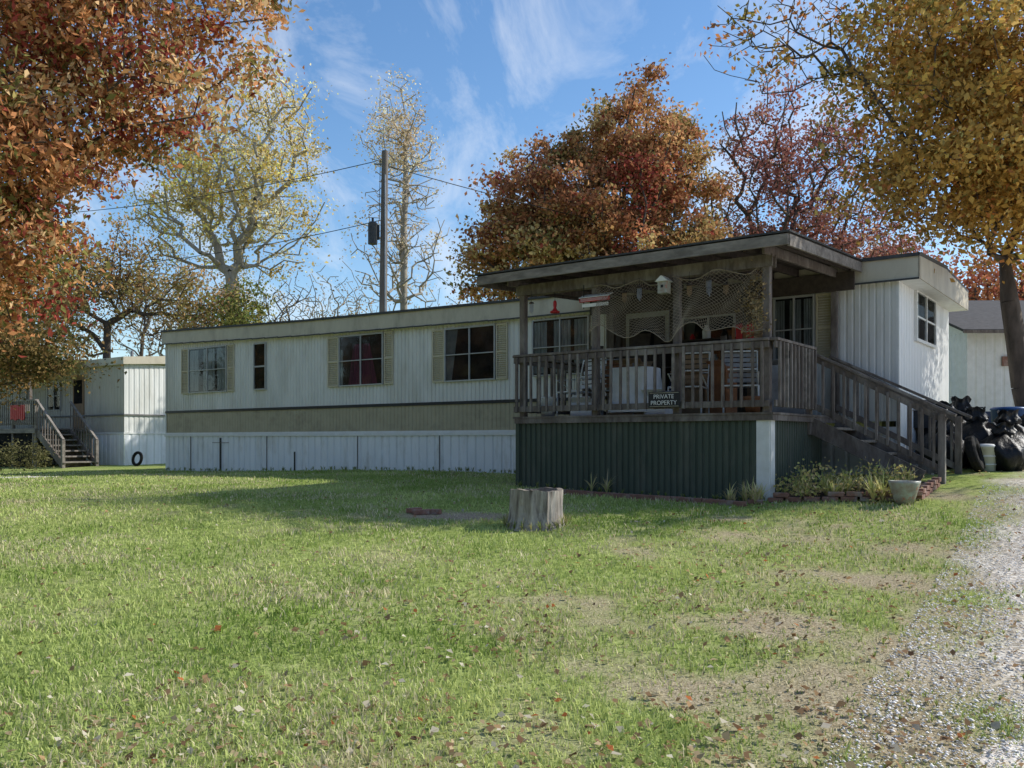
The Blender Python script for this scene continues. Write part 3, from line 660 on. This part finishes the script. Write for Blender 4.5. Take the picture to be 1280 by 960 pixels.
for i in range(5):
    for k in range(n): fs.append((i*n+k,i*n+(k+1)%n,(i+1)*n+(k+1)%n,(i+1)*n+k))
b.add(vs,fs,M['white'],True)
o=b.out('draped_table'); o.matrix_world=Matrix.Translation((-2.3,.5,z0)); place(o)
def crate(name,u,v,w,d,h,m,z=z0,ang=0):
    b=MB(); t=.015
    b.box(-w/2,w/2,-d/2,d/2,0,t,m)
    b.box(-w/2,w/2,-d/2,-d/2+t,t,h,m); b.box(-w/2,w/2,d/2-t,d/2,t,h,m); b.box(-w/2,-w/2+t,-d/2+t,d/2-t,t,h,m); b.box(w/2-t,w/2,-d/2+t,d/2-t,t,h,m)
    b.hexa([(-w/2,-d/2,h),(w/2,-d/2,h),(w/2,-d/2+.01,h),(-w/2,-d/2+.01,h),(-w/2,-d/2-.1,h+.08),(w/2,-d/2-.1,h+.08),(w/2,-d/2-.09,h+.09),(-w/2,-d/2-.09,h+.09)],m)
    b.hexa([(-w/2,d/2-.01,h),(w/2,d/2-.01,h),(w/2,d/2,h),(-w/2,d/2,h),(-w/2,d/2+.1,h+.07),(w/2,d/2+.1,h+.07),(w/2,d/2+.11,h+.08),(-w/2,d/2+.11,h+.08)],m)
    o=b.out(name); o.matrix_world=Matrix.Translation((u,v,z))@Matrix.Rotation(ang,4,'Z'); place(o)
crate('cardboard_box',-1.75,1.3,.5,.4,.62,M['card'],ang=.2)
crate('cardboard_box.001',-1.15,1.2,.3,.3,.75,M['orange'],ang=-.2)
crate('cardboard_box.002',-3.0,1.6,.6,.4,.9,M['card'],ang=.1)
crate('cardboard_box.003',-2.0,1.9,.5,.4,.55,M['wooddk'],ang=.3)
crate('cardboard_box.004',-1.75,1.32,.4,.3,.32,M['wooddk'],z=z0+.64,ang=-.1)
crate('plastic_tub',-1.85,.4,.35,.3,.3,M['white'],ang=.0)
crate('plastic_tub.001',-.5,2.1,.6,.4,.8,M['grey'],ang=.3)
crate('plastic_tub.002',-3.2,.4,.35,.3,.22,M['white'],ang=.3)
b=MB()
for z in (0,.45,.9,1.35): b.box(-2.9,-1.6,2.5,2.9,z0+z,z0+z+.025,M['wooddk'])
for u in (-2.9,-1.62): b.box(u,u+.03,2.5,2.9,z0,z0+1.4,M['wooddk'])
for k in range(26):
    u=-2.8+1.1*random.random(); z=z0+random.choice([.025,.475,.925,1.375]); h=random.uniform(.1,.3); r=random.uniform(.03,.08)
    b.lathe((u,2.68,z),[(r,0),(r*1.05,h*.6),(r*.5,h*.85),(r*.5,h),(.001,h)],random.choice([M['pale'],M['red'],M['blue'],M['card'],M['pot'],M['orange']]),10)
place(b.out('porch_shelf'))
b=MB()
for (u,v,h,w,a,m) in ((-3.9,1.6,1.3,.25,.1,M['wooddk']),(-1.0,2.2,1.5,.3,-.12,M['card']),(-3.35,2.3,1.55,.4,.05,M['wooddk']),(-.9,1.7,1.05,.12,.2,M['woodl']),(-1.35,1.9,1.35,.1,-.2,M['wood'])):
    b.beam((u,v,z0),(u+a,v+.25,z0+h),w,.03,m,(0,1,0))
place(b.out('leaning_boards'))
b=MB(); b.lathe((-.35,.35,z0),[(.001,0),(.09,0),(.13,.2),(.14,.24),(.12,.24),(.001,.2)],M['orange'],16); b.lathe((-3.85,.35,z0),[(.001,0),(.11,0),(.13,.3),(.14,.33),(.11,.33),(.001,.28)],M['pale'],16)
place(b.out('plant_pots'))
b=MB(); b.box(-1.72,-1.22,-.185,-.172,.47,.70,M['black']); b.box(-1.70,-1.24,-.188,-.185,.485,.490,M['shutter']); b.box(-1.70,-1.24,-.188,-.185,.680,.685,M['shutter'])
sg=place(b.out('private_property_sign'))
for s_,z in (('PRIVATE',.60),('PROPERTY',.51)):
    cu=bpy.data.curves.new('lettering','FONT'); cu.body=s_; cu.size=.088; cu.extrude=.001; cu.align_x='CENTER'; cu.materials.append(M['pale'])
    to=bpy.data.objects.new('lettering',cu); scene.collection.objects.link(to); to.parent=sg
    to.location=(-1.475,-.1885,z); to.rotation_euler=(math.pi/2,0,0)
b=MB(); c=(-3.45,-.05,2.02)
b.tube([(c[0],c[1],2.36),(c[0],c[1],c[2]+.2)],.004,M['black'],5)
b.lathe(c,[(.001,0),(.075,.0),(.08,.025),(.04,.045),(.022,.08),(.03,.12),(.028,.18),(.01,.2)],M['red'],16)
place(b.out('hummingbird_feeder'))
b=MB(); u,v,z=-1.48,-.16,2.12
b.box(u-.07,u+.07,v-.07,v+.07,z,z+.18,M['pot']); b.hexa([(u-.1,v-.1,z+.17),(u+.1,v-.1,z+.17),(u+.1,v+.1,z+.17),(u-.1,v+.1,z+.17),(u-.01,v-.1,z+.25),(u+.01,v-.1,z+.25),(u+.01,v+.1,z+.25),(u-.01,v+.1,z+.25)],M['pale'])
b.box(u-.02,u+.02,v-.074,v-.07,z+.08,z+.12,M['black'])
b.tube([(u,v,z+.24),(u,v+.05,2.4)],.004,M['black'],5)
place(b.out('birdhouse'))
b=MB(); u0,u1=-2.95,-2.42
b.box(u0,u1,-.12,-.10,2.13,2.19,M['red']); 
for k in range(3): b.box(u0+.02,u1-.02,-.123-.001*k,-.10,2.143+.016*k,2.148+.016*k,M['white'])
b.hexa([(u0,-.14,2.19),(u1,-.14,2.19),(u1,.0,2.25),(u0,.0,2.25),(u0,-.14,2.20),(u1,-.14,2.20),(u1,.0,2.26),(u0,.0,2.26)],M['pale'])
b.box(u0+.05,u1-.02,-.12,-.10,2.05,2.10,M['pale']); b.box(u0+.06,u0+.07,-.1,-.09,2.03,2.4,M['black']); b.box(u1-.07,u1-.06,-.1,-.09,2.03,2.4,M['black'])
place(b.out('hanging_wall_sign'))
b=MB()
for k,(u,z,l) in enumerate([(-2.15,2.2,.16),(-1.9,2.25,.22),(-1.1,2.2,.18),(-.8,2.25,.26),(-.55,2.15,.15),(-3.85,2.2,.2)]):
    b.tube([(u,-.13,2.4),(u,-.13,z)],.003,M['black'],4)
    for j in range(4): b.tube([(u-.03+.02*j,-.13,z),(u-.03+.02*j,-.13,z-l*(.7+.1*(j%3)))],.006,M['grey' if k%2 else 'card'],5)
    b.lathe((u,-.13,z),[(.001,0),(.045,0),(.03,.02),(.001,.03)],M['wooddk'],10)
place(b.out('wind_chimes'))
rg2=np.random.default_rng(3)
n=420; pos=np.stack([-.16+rg2.normal(0,.09,n),-.1+rg2.normal(0,.05,n),1.8+rg2.normal(0,.25,n)],1)
P,F,c=leafquads(pos,np.full(n,.05),np.array([[.34,.25,.13]])*rg2.uniform(.4,1.5,(n,1)))
place(fast_mesh('dried_wreath',P,F,c,M['leaf']))
b=MB()
for k in range(6):
    b.box(-1.1+.06*k,-1.05+.06*k,1.42+.01*(k%2),1.425+.01*(k%2),1.55,1.78+.02*(k%3),M['red'] if k%3 else M['orange'])
b.tube([(-1.14,1.42,1.82),(-.7,1.42,1.82)],.01,M['wooddk'],6); b.tube([(-.9,1.42,1.82),(-.9,1.3,2.6)],.004,M['black'],4)
place(b.out('hanging_flag'))
# ---------------------------------------------------------------- stump
b=MB(); sx,sy=.27,10.25; gz=float(G(sx,sy)); n=72; vs=[];fs=[]
rad=[.305*(1+.05*math.sin(2*t+1)+.035*math.sin(5*t)+.02*math.sin(11*t+2)+random.uniform(-.014,.014)) for t in [k*2*math.pi/n for k in range(n)]]
lv=[(-.06,1.14),(.02,1.06),(.10,1.0),(.18,.975),(.26,.965),(.34,.96),(.43,.955)]
for j,(z,s_) in enumerate(lv):
    for k in range(n):
        t=k*2*math.pi/n; rr=rad[k]*s_*(1+.012*math.sin(9*t+j*1.3)+random.uniform(-.01,.01))
        vs.append((sx+rr*math.cos(t)+.03*z,sy+rr*math.sin(t),gz+z+((.012*math.sin(t*2)+.006*math.sin(7*t)+random.uniform(-.004,.004)) if z>.4 else 0)))
for i in range(len(lv)-1):
    for k in range(n): fs.append((i*n+k,i*n+(k+1)%n,(i+1)*n+(k+1)%n,(i+1)*n+k))
b.add(vs,fs,M['stump'])
top_ring=vs[-n:]
vs2=list(top_ring);fs=[]
for s_,dz in ((.80,-.0),(.74,-.09),(.01,-.12)):
    for k in range(n):
        q=top_ring[k]; vs2.append((sx+.013+(q[0]-sx-.013)*s_,sy+(q[1]-sy)*s_,(q[2] if s_>.75 else gz+.42)+dz))
for i in range(3):
    for k in range(n): fs.append((i*n+k,i*n+(k+1)%n,(i+1)*n+(k+1)%n,(i+1)*n+k))
b.add(vs2,fs,M['stumptop'])
b.out('tree_stump')
def brick(b,x,y,z,a,m,l=.2,w=.095,h=.06):
    c,s_=math.cos(a)*l/2,math.sin(a)*l/2; b.beam((x-c,y-s_,z+h/2),(x+c,y+s_,z+h/2),w,h,m)
b=MB()
for k in range(19):
    u=-3.0+k*.155; v=-.42-random.uniform(0,.04); x=3.49+.805*u+.594*v;y=12-.594*u+.805*v
    brick(b,x,y,float(G(x,y))-.005,RZ+random.uniform(-.2,.2),M['brick'],.15,.1,.07)
b.out('brick_edging',None,.004)
b=MB()
for (x,y,a) in ((-1.15,11.1,.3),(-1.0,11.15,-.2),(-1.25,11.25,.9)): brick(b,x,y,float(G(x,y)),a,M['brick'])
b.out('brick',None,.004)
fb_=empty('flower_bed',(0,0,0))
b=MB()
def L2W(u,v): return 3.49+.805*u+.594*v,12-.594*u+.805*v
pts=[(.15,-.1),(1.75,.25),(1.75,1.45),(.15,1.45)]
c=[L2W(*p) for p in pts]; vs=[(x,y,float(G(x,y))-.1) for x,y in c]+[(x,y,float(G(x,y))+.06) for x,y in c]
b.hexa(vs,M['soil']); b.out('bed_soil',fb_)
b=MB()
def row(p,q,lay=2):
    P=Vector(L2W(*p));Q=Vector(L2W(*q)); L=(Q-P).length; n=int(L/.21)
    a=math.atan2(Q.y-P.y,Q.x-P.x)
    for l in range(lay):
        for k in range(n):
            if l and random.random()<.15: continue
            t=(k+.5+.3*l)/n; x=P.x+(Q.x-P.x)*t; y=P.y+(Q.y-P.y)*t
            brick(b,x,y,float(G(x,y))+.0+l*.065,a+random.uniform(-.08,.08),M['brick'])
row((.05,-.16),(1.85,.2)); row((1.85,.2),(1.85,1.4),2); row((-.25,-.35),(.1,-.2),1)
b.out('brick_border',fb_,.004)
def spiky(name,pts,nb,L,cols,w=.018,seed=1):
    rg=np.random.default_rng(seed); Vv=[];Ff=[];Cc=[]
    for (x,y) in pts:
        z=float(G(x,y))+.02; sc=rg.uniform(.6,1.15)
        for k in range(nb):
            th=rg.uniform(0,6.28); l=L*sc*rg.uniform(.5,1.2); out=rg.uniform(.15,.8)*l
            d=np.array([math.cos(th),math.sin(th),0]); s_=np.array([-d[1],d[0],0])*w*rg.uniform(.6,1.3)
            p=[np.array([x,y,z])+d*out*t**1.5+np.array([0,0,l*(t-.45*t*t*(out/l)*1.3)]) for t in (0,.35,.7,1)]
            b0=len(Vv)
            for i,(q,ww) in enumerate(zip(p,(1,1.1,.8,.05))): Vv+= [q-s_*ww,q+s_*ww]
            for i in range(3): Ff.append((b0+2*i,b0+2*i+1,b0+2*i+3,b0+2*i+2))
            cc=np.array(cols[rg.integers(len(cols))])*rg.uniform(.7,1.3); Cc+= [cc]*8
    return fast_mesh(name,Vv,Ff,np.array(Cc),M['leaf'])
r_=random.Random(4)
pl=[L2W(r_.uniform(.15,1.65),r_.uniform(-.05,1.2)) for _ in range(26)]
o=spiky('bed_plants',pl,28,.36,[(.56,.58,.20),(.76,.68,.30),(.38,.42,.13),(.78,.68,.42)],.010,8); o.parent=fb_
cl=[(r_.uniform(.1,1.6),r_.uniform(-.1,1.2)) for _ in range(28)]
cp=np.array([(*L2W(*p),0) for p in cl]); cp[:,2]=G(cp[:,0],cp[:,1])+np.array([r_.uniform(.08,.34) for _ in cl])
nc=len(cl); cp=cp.repeat(45,0)+rng.normal(0,1,(nc*45,3))*np.array([.08,.08,.07]); cp[:,2]=np.maximum(cp[:,2],G(cp[:,0],cp[:,1])+.03)
pal=np.array([(.66,.62,.22),(.78,.66,.26),(.46,.50,.16),(.68,.52,.28)])
P,F,c=leafquads(cp,np.full(len(cp),.055),pal[rng.choice(4,len(cp))]*rng.uniform(.6,1.15,(len(cp),1)))
o=fast_mesh('bed_foliage',P,F,c,M['leaf']); o.parent=fb_
pl=[L2W(r_.uniform(-.55,.0),-.15-.2*r_.random()) for _ in range(12)]+[L2W(-2.6+r_.uniform(-.15,.15),-.12) for _ in range(3)]
spiky('dry_weeds',pl,14,.34,[(.66,.58,.30),(.54,.54,.22),(.72,.60,.38)],.007,9)
pl=[L2W(u,VF-.12-.1*r_.random()) for u in [r_.uniform(-19,-4.6) for _ in range(110)]]+[L2W(r_.uniform(-4.2,0),-.1) for _ in range(30)]
spiky('grass_tufts',pl,12,.12,[(.18,.24,.06),(.3,.32,.12)],.005,10)
pl=[]
for _ in range(150):
    y=r_.uniform(4.2,9); d=r_.uniform(-2.2,.5); a_=(y-4)/.847; x=GX0+.532*a_+.847*d
    pl.append((x,y-.532*d))
spiky('grass_clumps',pl,16,.055,[(.28,.37,.09),(.50,.50,.21)],.003,12)
pl=[(sx+.36*math.cos(t),sy+.36*math.sin(t)) for t in np.linspace(2.8,6.6,14)]
spiky('stump_weeds',pl,14,.15,[(.28,.34,.10),(.52,.46,.24)],.005,13)
px,py=L2W(1.75,-.05); b=MB(); b.lathe((px,py,float(G(px,py))+.0),[(.001,0),(.10,0),(.13,.08),(.165,.2),(.185,.26),(.19,.29),(.17,.29),(.16,.24),(.001,.22)],M['pot'],28)
b.out('flower_pot')
# ---------------------------------------------------------------- rubbish by the trailer end
def bag(name,x,y,r,h,seed):
    rg=random.Random(seed); b=MB(); n=56; vs=[];fs=[]; m=34
    ph=[rg.uniform(0,6.28) for _ in range(8)]
    for i in range(m+1):
        t=i/m; z=h*t
        rr=r*(math.sin(min(1,t/.8)*math.pi*.88+.32)**.6 if t<.8 else .33-(t-.8)*.4+abs(t-.93)*1.2)
        for k in range(n):
            a=k*2*math.pi/n
            q=1+.10*math.sin(3*a+ph[0]+3*t)+.08*math.sin(5*a+ph[1]-6*t)+.05*math.sin(9*a+ph[2]+9*t)+.03*math.sin(17*a+ph[3]+14*t)+rg.uniform(-.012,.012)
            vs.append((x+rr*q*math.cos(a),y+rr*q*math.sin(a),float(G(x,y))-.03+z+.03*math.sin(4*a+ph[4])*(t>.2)))
    for i in range(m):
        for k in range(n): fs.append((i*n+k,i*n+(k+1)%n,(i+1)*n+(k+1)%n,(i+1)*n+k))
    b.add(vs,fs,M['bag'],True); return b.out(name)
bag('rubbish_bag',7.65,13.7,.40,.75,1); bag('rubbish_bag.001',8.05,14.3,.45,.95,2); bag('rubbish_bag.002',7.3,14.9,.46,1.1,3); bag('rubbish_bag.003',8.6,14.9,.42,.9,4); bag('rubbish_bag.004',6.95,14.2,.36,.8,5); bag('rubbish_bag.005',7.8,15.3,.46,1.2,6); bag('rubbish_bag.006',7.55,14.3,.40,1.0,7)
def bucket(name,x,y,r,h,m,lid):
    b=MB(); z=float(G(x,y)); b.lathe((x,y,z),[(.001,0),(r*.85,0),(r,h),(r*1.06,h),(r*1.06,h+.03),(r*.9,h+.05),(.001,h+.06)],m,24)
    for k in (0.25,.6): b.lathe((x,y,z+h*k),[(r*(.85+.15*k)+.002,0),(r*(.85+.15*k)+.012,.01),(r*(.85+.15*k)+.002,.02)],m,24)
    return b.out(name)
bucket('blue_bin',8.75,15.5,.28,.95,M['bluebin'],1); bucket('white_bucket',7.3,13.55,.15,.36,M['pale'],1)
chair('metal_lawn_chair.004',0,0,2.4,M['dkmetal'],M['dkmetal'],world=(8.55,16.3,float(G(8.55,16.3))))
def tyre(name,x,y,z,R,r,tilt,az):
    b=MB(); n=40;m=12; vs=[];fs=[]
    for k in range(n):
        a=k*2*math.pi/n
        for j in range(m):
            t=j*2*math.pi/m; ct,st=math.cos(t),math.sin(t); rr=R+r*math.copysign(abs(ct)**.6,ct)*(1 if k%2 or ct<.5 else .93); vs.append((rr*math.cos(a),rr*math.sin(a),r*.85*math.copysign(abs(st)**.6,st)))
    for k in range(n):
        for j in range(m): fs.append((k*m+j,((k+1)%n)*m+j,((k+1)%n)*m+(j+1)%m,k*m+(j+1)%m))
    b.add(vs,fs,M['rubber'],False); o=b.out(name)
    o.matrix_world=Matrix.Translation((x,y,z))@Matrix.Rotation(az,4,'Z')@Matrix.Rotation(tilt,4,'X'); return o
tyre('car_tyre',7.02,13.35,float(G(7.02,13.35))+.27,.20,.085,1.3,.9)
b=MB(); x,y=6.75,15.0; g=float(G(x,y))
for dx in (-.3,.3):
    for dy in (-.2,.2): b.tube([(x+dx,y+dy,g),(x+dx*.9,y+dy*.9,g+.7)],.02,M['black'],6)
b.box(x-.35,x+.35,y-.24,y+.24,g+.65,g+.88,M['black'])
b.tube([(x-.36,y,g+.9),(x+.36,y,g+.9)],.24,M['black'],18); b.tube([(x-.25,y-.27,g+.95),(x+.25,y-.27,g+.95)],.015,M['grey'],6)
b.out('barbecue_grill')
# ---------------------------------------------------------------- shed at right
sh=empty('storage_shed',(0,0,0)); b=MB()
X0,X1,Y0,Y1=12.0,19.5,23.2,30; zt=2.85; g=float(G(15,24))-1.3
b.corr((X0,Y0),(X1,Y0),g,zt,M['pale'],.25,.015); b.corr((X0,Y1),(X0,Y0),g,zt,M['pale'],.25,.015); b.corr((X1,Y0),(X1,Y1),g,zt,M['pale'],.25,.015)
b.box(X0-.01,X1,Y0-.03,Y0-.005,g,.75,M['blue'])
b.box(13.9,14.7,Y0-.05,Y0-.005,.9,1.35,M['dark']);b.box(12.9,13.3,Y0-.06,Y0-.02,1.95,2.2,M['brick'])
b.out('walls',sh)
b=MB(); ym=(Y0+Y1)/2
b.hexa([(X0-.3,Y0-.4,zt-.05),(X1+.3,Y0-.4,zt-.05),(X1+.3,ym,zt+1.3),(X0-.3,ym,zt+1.3),(X0-.3,Y0-.4,zt+.02),(X1+.3,Y0-.4,zt+.02),(X1+.3,ym,zt+1.37),(X0-.3,ym,zt+1.37)],M['shedroof'])
b.hexa([(X0-.3,Y1+.4,zt-.05),(X0-.3,ym,zt+1.3),(X1+.3,ym,zt+1.3),(X1+.3,Y1+.4,zt-.05),(X0-.3,Y1+.4,zt+.02),(X0-.3,ym,zt+1.37),(X1+.3,ym,zt+1.37),(X1+.3,Y1+.4,zt+.02)],M['shedroof'])
b.add([(X0,Y0,zt),(X0,Y1,zt),(X0,ym,zt+1.3)],[(0,1,2)],M['pale'])
b.box(X0-.32,X1+.32,Y0-.43,Y0-.4,zt-.08,zt+.0,M['wood'])
b.out('roof',sh)
# ---------------------------------------------------------------- neighbouring home
o2=(-14.1,32); nh=empty('mobile_home.001',(o2[0],o2[1],0),RZ)
def gn(u,v): return gl(u,v,o2)
b=MB(); L=-14
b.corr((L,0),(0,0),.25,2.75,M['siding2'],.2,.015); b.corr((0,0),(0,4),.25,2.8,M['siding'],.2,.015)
b.corr((L,-.02),(.02,-.02),-1.3,.22,M['skirt'],.3,.02); b.corr((.02,0),(.02,4),-1.3,.22,M['skirt'],.3,.02)
b.box(L,.02,-.04,.0,.22,.28,M['pale']); b.box(.0,.04,-.04,4,.22,.28,M['pale'])
b.box(L,.04,-.05,-.004,.9,.95,M['roof']); b.box(.004,.05,-.04,4,.9,.95,M['roof'])
b.out('walls',nh)
b=MB(); b.hexa([(L,-.12,2.75),(.15,-.12,2.75),(.15,2,2.9),(L,2,2.9),(L,-.12,3.02),(.15,-.12,3.02),(.15,2,3.2),(L,2,3.2)],M['cream'])
b.hexa([(L,2,2.9),(.15,2,2.9),(.15,4.1,2.75),(L,4.1,2.75),(L,2,3.2),(.15,2,3.2),(.15,4.1,3.02),(L,4.1,3.02)],M['cream'])
b.tube([(-1.2,1,3.0),(-1.2,1,3.4)],.06,M['grey']); b.out('roof',nh)
b=MB(); window(b,-5.6,-4.6,1.2,2.3,0,'dark'); b.box(-3.6,-2.8,-.04,0,.45,2.5,M['card']); b.box(-3.5,-2.9,-.05,-.04,1.4,2.3,M['dark']); window(b,-8.6,-7.4,1.2,2.3,0,'dark')
b.out('windows_and_door',nh)
nd=empty('wooden_deck',(o2[0],o2[1],0),RZ); b=MB()
b.box(-12,-2.2,-2.1,-.08,.36,.42,M['wood'])
for u in np.arange(-12,-2.1,1.6): b.box(u-.05,u+.05,-2.1,-2.0,-1.2,1.45,W)
b.box(-2.3,-2.2,-2.1,-2.0,-1.2,1.45,M['woodl']); b.box(-12,-2.2,-2.13,-2.10,.25,.42,M['woodl'])
b.box(-12,-2.2,-2.12,-1.98,1.42,1.47,M['woodl']); b.box(-12,-2.2,-2.08,-2.03,.55,.62,M['woodl'])
for u in np.arange(-12,-2.2,.16): b.box(u,u+.05,-2.12,-2.085,.55,1.42,M['woodl'])
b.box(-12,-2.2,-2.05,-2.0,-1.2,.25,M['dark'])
g=gn(0,-1.5)
for k in range(1,7):
    zt=.42-k*(.42-g)/7; u=-2.2+.3*(k-1); b.box(u,u+.32,-2.0,-.9,zt-.05,zt,M['woodl']); b.box(u+.01,u+.03,-2.0,-.9,zt-.2,zt-.05,W)
for v in (-2.05,-.85):
    b.beam((-2.2,v,.3),(-.3,v,g+.05),.05,.25,W); b.beam((-2.2,v,1.42),(-.3,v,g+.95),.08,.06,M['woodl']); b.box(-.38,-.28,v-.05,v+.05,g-.1,g+.95,M['woodl'])
    for k in range(10): t=(k+.5)/10; u=-2.2+1.9*t; b.box(u-.02,u+.02,v-.05,v-.02,.45+(g-.3)*t,1.4+(g+.9-1.4)*t,W)
b.beam((-12,-2.2,2.75),(-2.6,-2.2,2.75),.05,.2,W)
b.hexa([(-12,-2.3,2.84),(-2.5,-2.3,2.84),(-2.5,0,3.03),(-12,0,3.03),(-12,-2.3,2.88),(-2.5,-2.3,2.88),(-2.5,0,3.07),(-12,0,3.07)],M['wooddk'])
for u in (-2.7,-5.9,-9.1): b.box(u-.05,u+.05,-2.1,-2.0,1.45,2.7,W)
b.out('deck_parts',nd)
b=MB()
for k in range(14):
    u=-4.0+k*.08; b.box(u,u+.075,-2.17-.015*(k%2),-2.14-.015*(k%2),.75+.03*math.sin(k),1.28,M['red'])
o=b.out('red_blanket'); o.matrix_world=Matrix.Translation((o2[0],o2[1],0))@Matrix.Rotation(RZ,4,'Z')
tyre('garden_hose',-13.2,31.0,float(G(-13.2,31))+.25,.22,.05,1.4,-.5)
cl=30; cp=np.stack([-15.6+rng.uniform(-1.4,.5,cl),28.6+rng.uniform(-.5,.5,cl),np.zeros(cl)],1); cp[:,2]=G(cp[:,0],cp[:,1])+rng.uniform(.1,.8,cl)
cp=cp.repeat(60,0)+rng.normal(0,.14,(cl*60,3))
P,F,c=leafquads(cp,np.full(len(cp),.09),np.array([[.16,.15,.07]])*rng.uniform(.5,1.5,(len(cp),1)))
fast_mesh('shrub',P,F,c,M['leaf'])
# ---------------------------------------------------------------- utility pole + wires
b=MB(); px_,py_=-4.45,30; g=float(G(px_,py_))
b.tube([(px_,py_,g-.3),(px_+.06,py_,5),(px_+.12,py_,9.85)],.15,M['pole'],14,.11)
b.tube([(px_-.28,py_-.12,6.65),(px_-.28,py_-.12,7.35)],.16,M['dkmetal'],16); b.lathe((px_-.28,py_-.12,7.35),[(.16,0),(.12,.05),(.04,.07),(.04,.2),(.001,.2)],M['dkmetal'],14)
b.box(px_-.2,px_-.05,py_-.16,py_-.08,6.8,7.3,M['black'])
b.tube([(px_-.02,py_-.13,9.5),(px_-.05,py_-.15,7.5)],.012,M['black'],5)
b.tube([(px_+.1,py_,9.4),(px_-.25,py_,9.4)],.03,M['grey'],6); b.tube([(px_+.15,py_-.15,9.0),(px_+.15,py_-.15,3)],.03,M['grey'],6)
b.out('utility_pole')
def wire(b,p,q,sag,r=.014):
    P=Vector(p);Q=Vector(q); pts=[]
    for k in range(41): t=k/40; w=P.lerp(Q,t); w.z-=4*sag*t*(1-t); pts.append(w)
    b.tube(pts,r,M['black'],5)
b=MB(); T_=(px_-.2,py_,9.5)
wire(b,T_,(-34,44,11.5),1.0); wire(b,(px_,py_,9.4),(36,60,11.5),1.4,.016); wire(b,(px_,py_,7.5),(-34,44,9.2),1.2); wire(b,(px_,py_,8.3),(-1.2,18.0,3.1),.3,.006)
b.out('power_lines')
# ---------------------------------------------------------------- world, sun, camera
S=Vector((.97,.24,0)).normalized(); el=math.radians(38)
D=Vector((S.x*math.cos(el),S.y*math.cos(el),math.sin(el)))
li=bpy.data.lights.new('sun','SUN'); li.energy=5.0; li.angle=math.radians(.5); li.color=(1,.96,.89)
lo=bpy.data.objects.new('sun',li); scene.collection.objects.link(lo); lo.rotation_euler=D.to_track_quat('Z','Y').to_euler()
w=bpy.data.worlds.new('World'); scene.world=w; w.use_nodes=True; N=w.node_tree.nodes; K=w.node_tree.links
bg=N['Background']; sk=N.new('ShaderNodeTexSky'); sk.sky_type='NISHITA'; sk.sun_disc=False; sk.sun_elevation=el; sk.sun_rotation=math.atan2(S.x,S.y)
sk.air_density=1.0; sk.dust_density=.4; sk.ozone_density=2.0
hs=N.new('ShaderNodeHueSaturation'); hs.inputs['Saturation'].default_value=1.18; hs.inputs['Value'].default_value=1.25; K.new(sk.outputs[0],hs.inputs['Color'])
tc=N.new('ShaderNodeTexCoord'); sp=N.new('ShaderNodeSeparateXYZ'); K.new(tc.outputs['Generated'],sp.inputs[0])
ad=N.new('ShaderNodeMath'); ad.operation='ADD'; ad.inputs[1].default_value=.12; K.new(sp.outputs[2],ad.inputs[0])
dx=N.new('ShaderNodeMath'); dx.operation='DIVIDE'; K.new(sp.outputs[0],dx.inputs[0]); K.new(ad.outputs[0],dx.inputs[1])
dy=N.new('ShaderNodeMath'); dy.operation='DIVIDE'; K.new(sp.outputs[1],dy.inputs[0]); K.new(ad.outputs[0],dy.inputs[1])
cb=N.new('ShaderNodeCombineXYZ'); K.new(dx.outputs[0],cb.inputs[0]); K.new(dy.outputs[0],cb.inputs[1])
mp=N.new('ShaderNodeMapping'); mp.inputs['Scale'].default_value=(2.4,.8,1); mp.inputs['Rotation'].default_value=(0,0,.25); K.new(cb.outputs[0],mp.inputs[0])
no=N.new('ShaderNodeTexNoise'); no.inputs['Scale'].default_value=1.5; no.inputs['Detail'].default_value=7; no.inputs['Roughness'].default_value=.64; no.inputs['Distortion'].default_value=.6; K.new(mp.outputs[0],no.inputs['Vector'])
mr=N.new('ShaderNodeMapRange'); mr.inputs[1].default_value=.46; mr.inputs[2].default_value=.88; mr.inputs[4].default_value=.85; K.new(no.outputs['Fac'],mr.inputs[0])
mx=N.new('ShaderNodeMix'); mx.data_type='RGBA'; K.new(mr.outputs[0],mx.inputs[0]); K.new(hs.outputs[0],mx.inputs[6]); mx.inputs[7].default_value=(7.0,7.3,7.8,1)
K.new(mx.outputs[2],bg.inputs[0]); bg.inputs[1].default_value=.142
cam=bpy.data.cameras.new('camera'); co=bpy.data.objects.new('camera',cam); scene.collection.objects.link(co)
cam.sensor_width=36; cam.lens=36*1100/1280; cam.shift_y=70/1280; cam.clip_end=3000; cam.clip_start=.05
co.location=(0,0,0); co.rotation_euler=(math.pi/2,0,0); scene.camera=co
scene.view_settings.view_transform='Standard'; scene.view_settings.look='None'; scene.view_settings.exposure=0
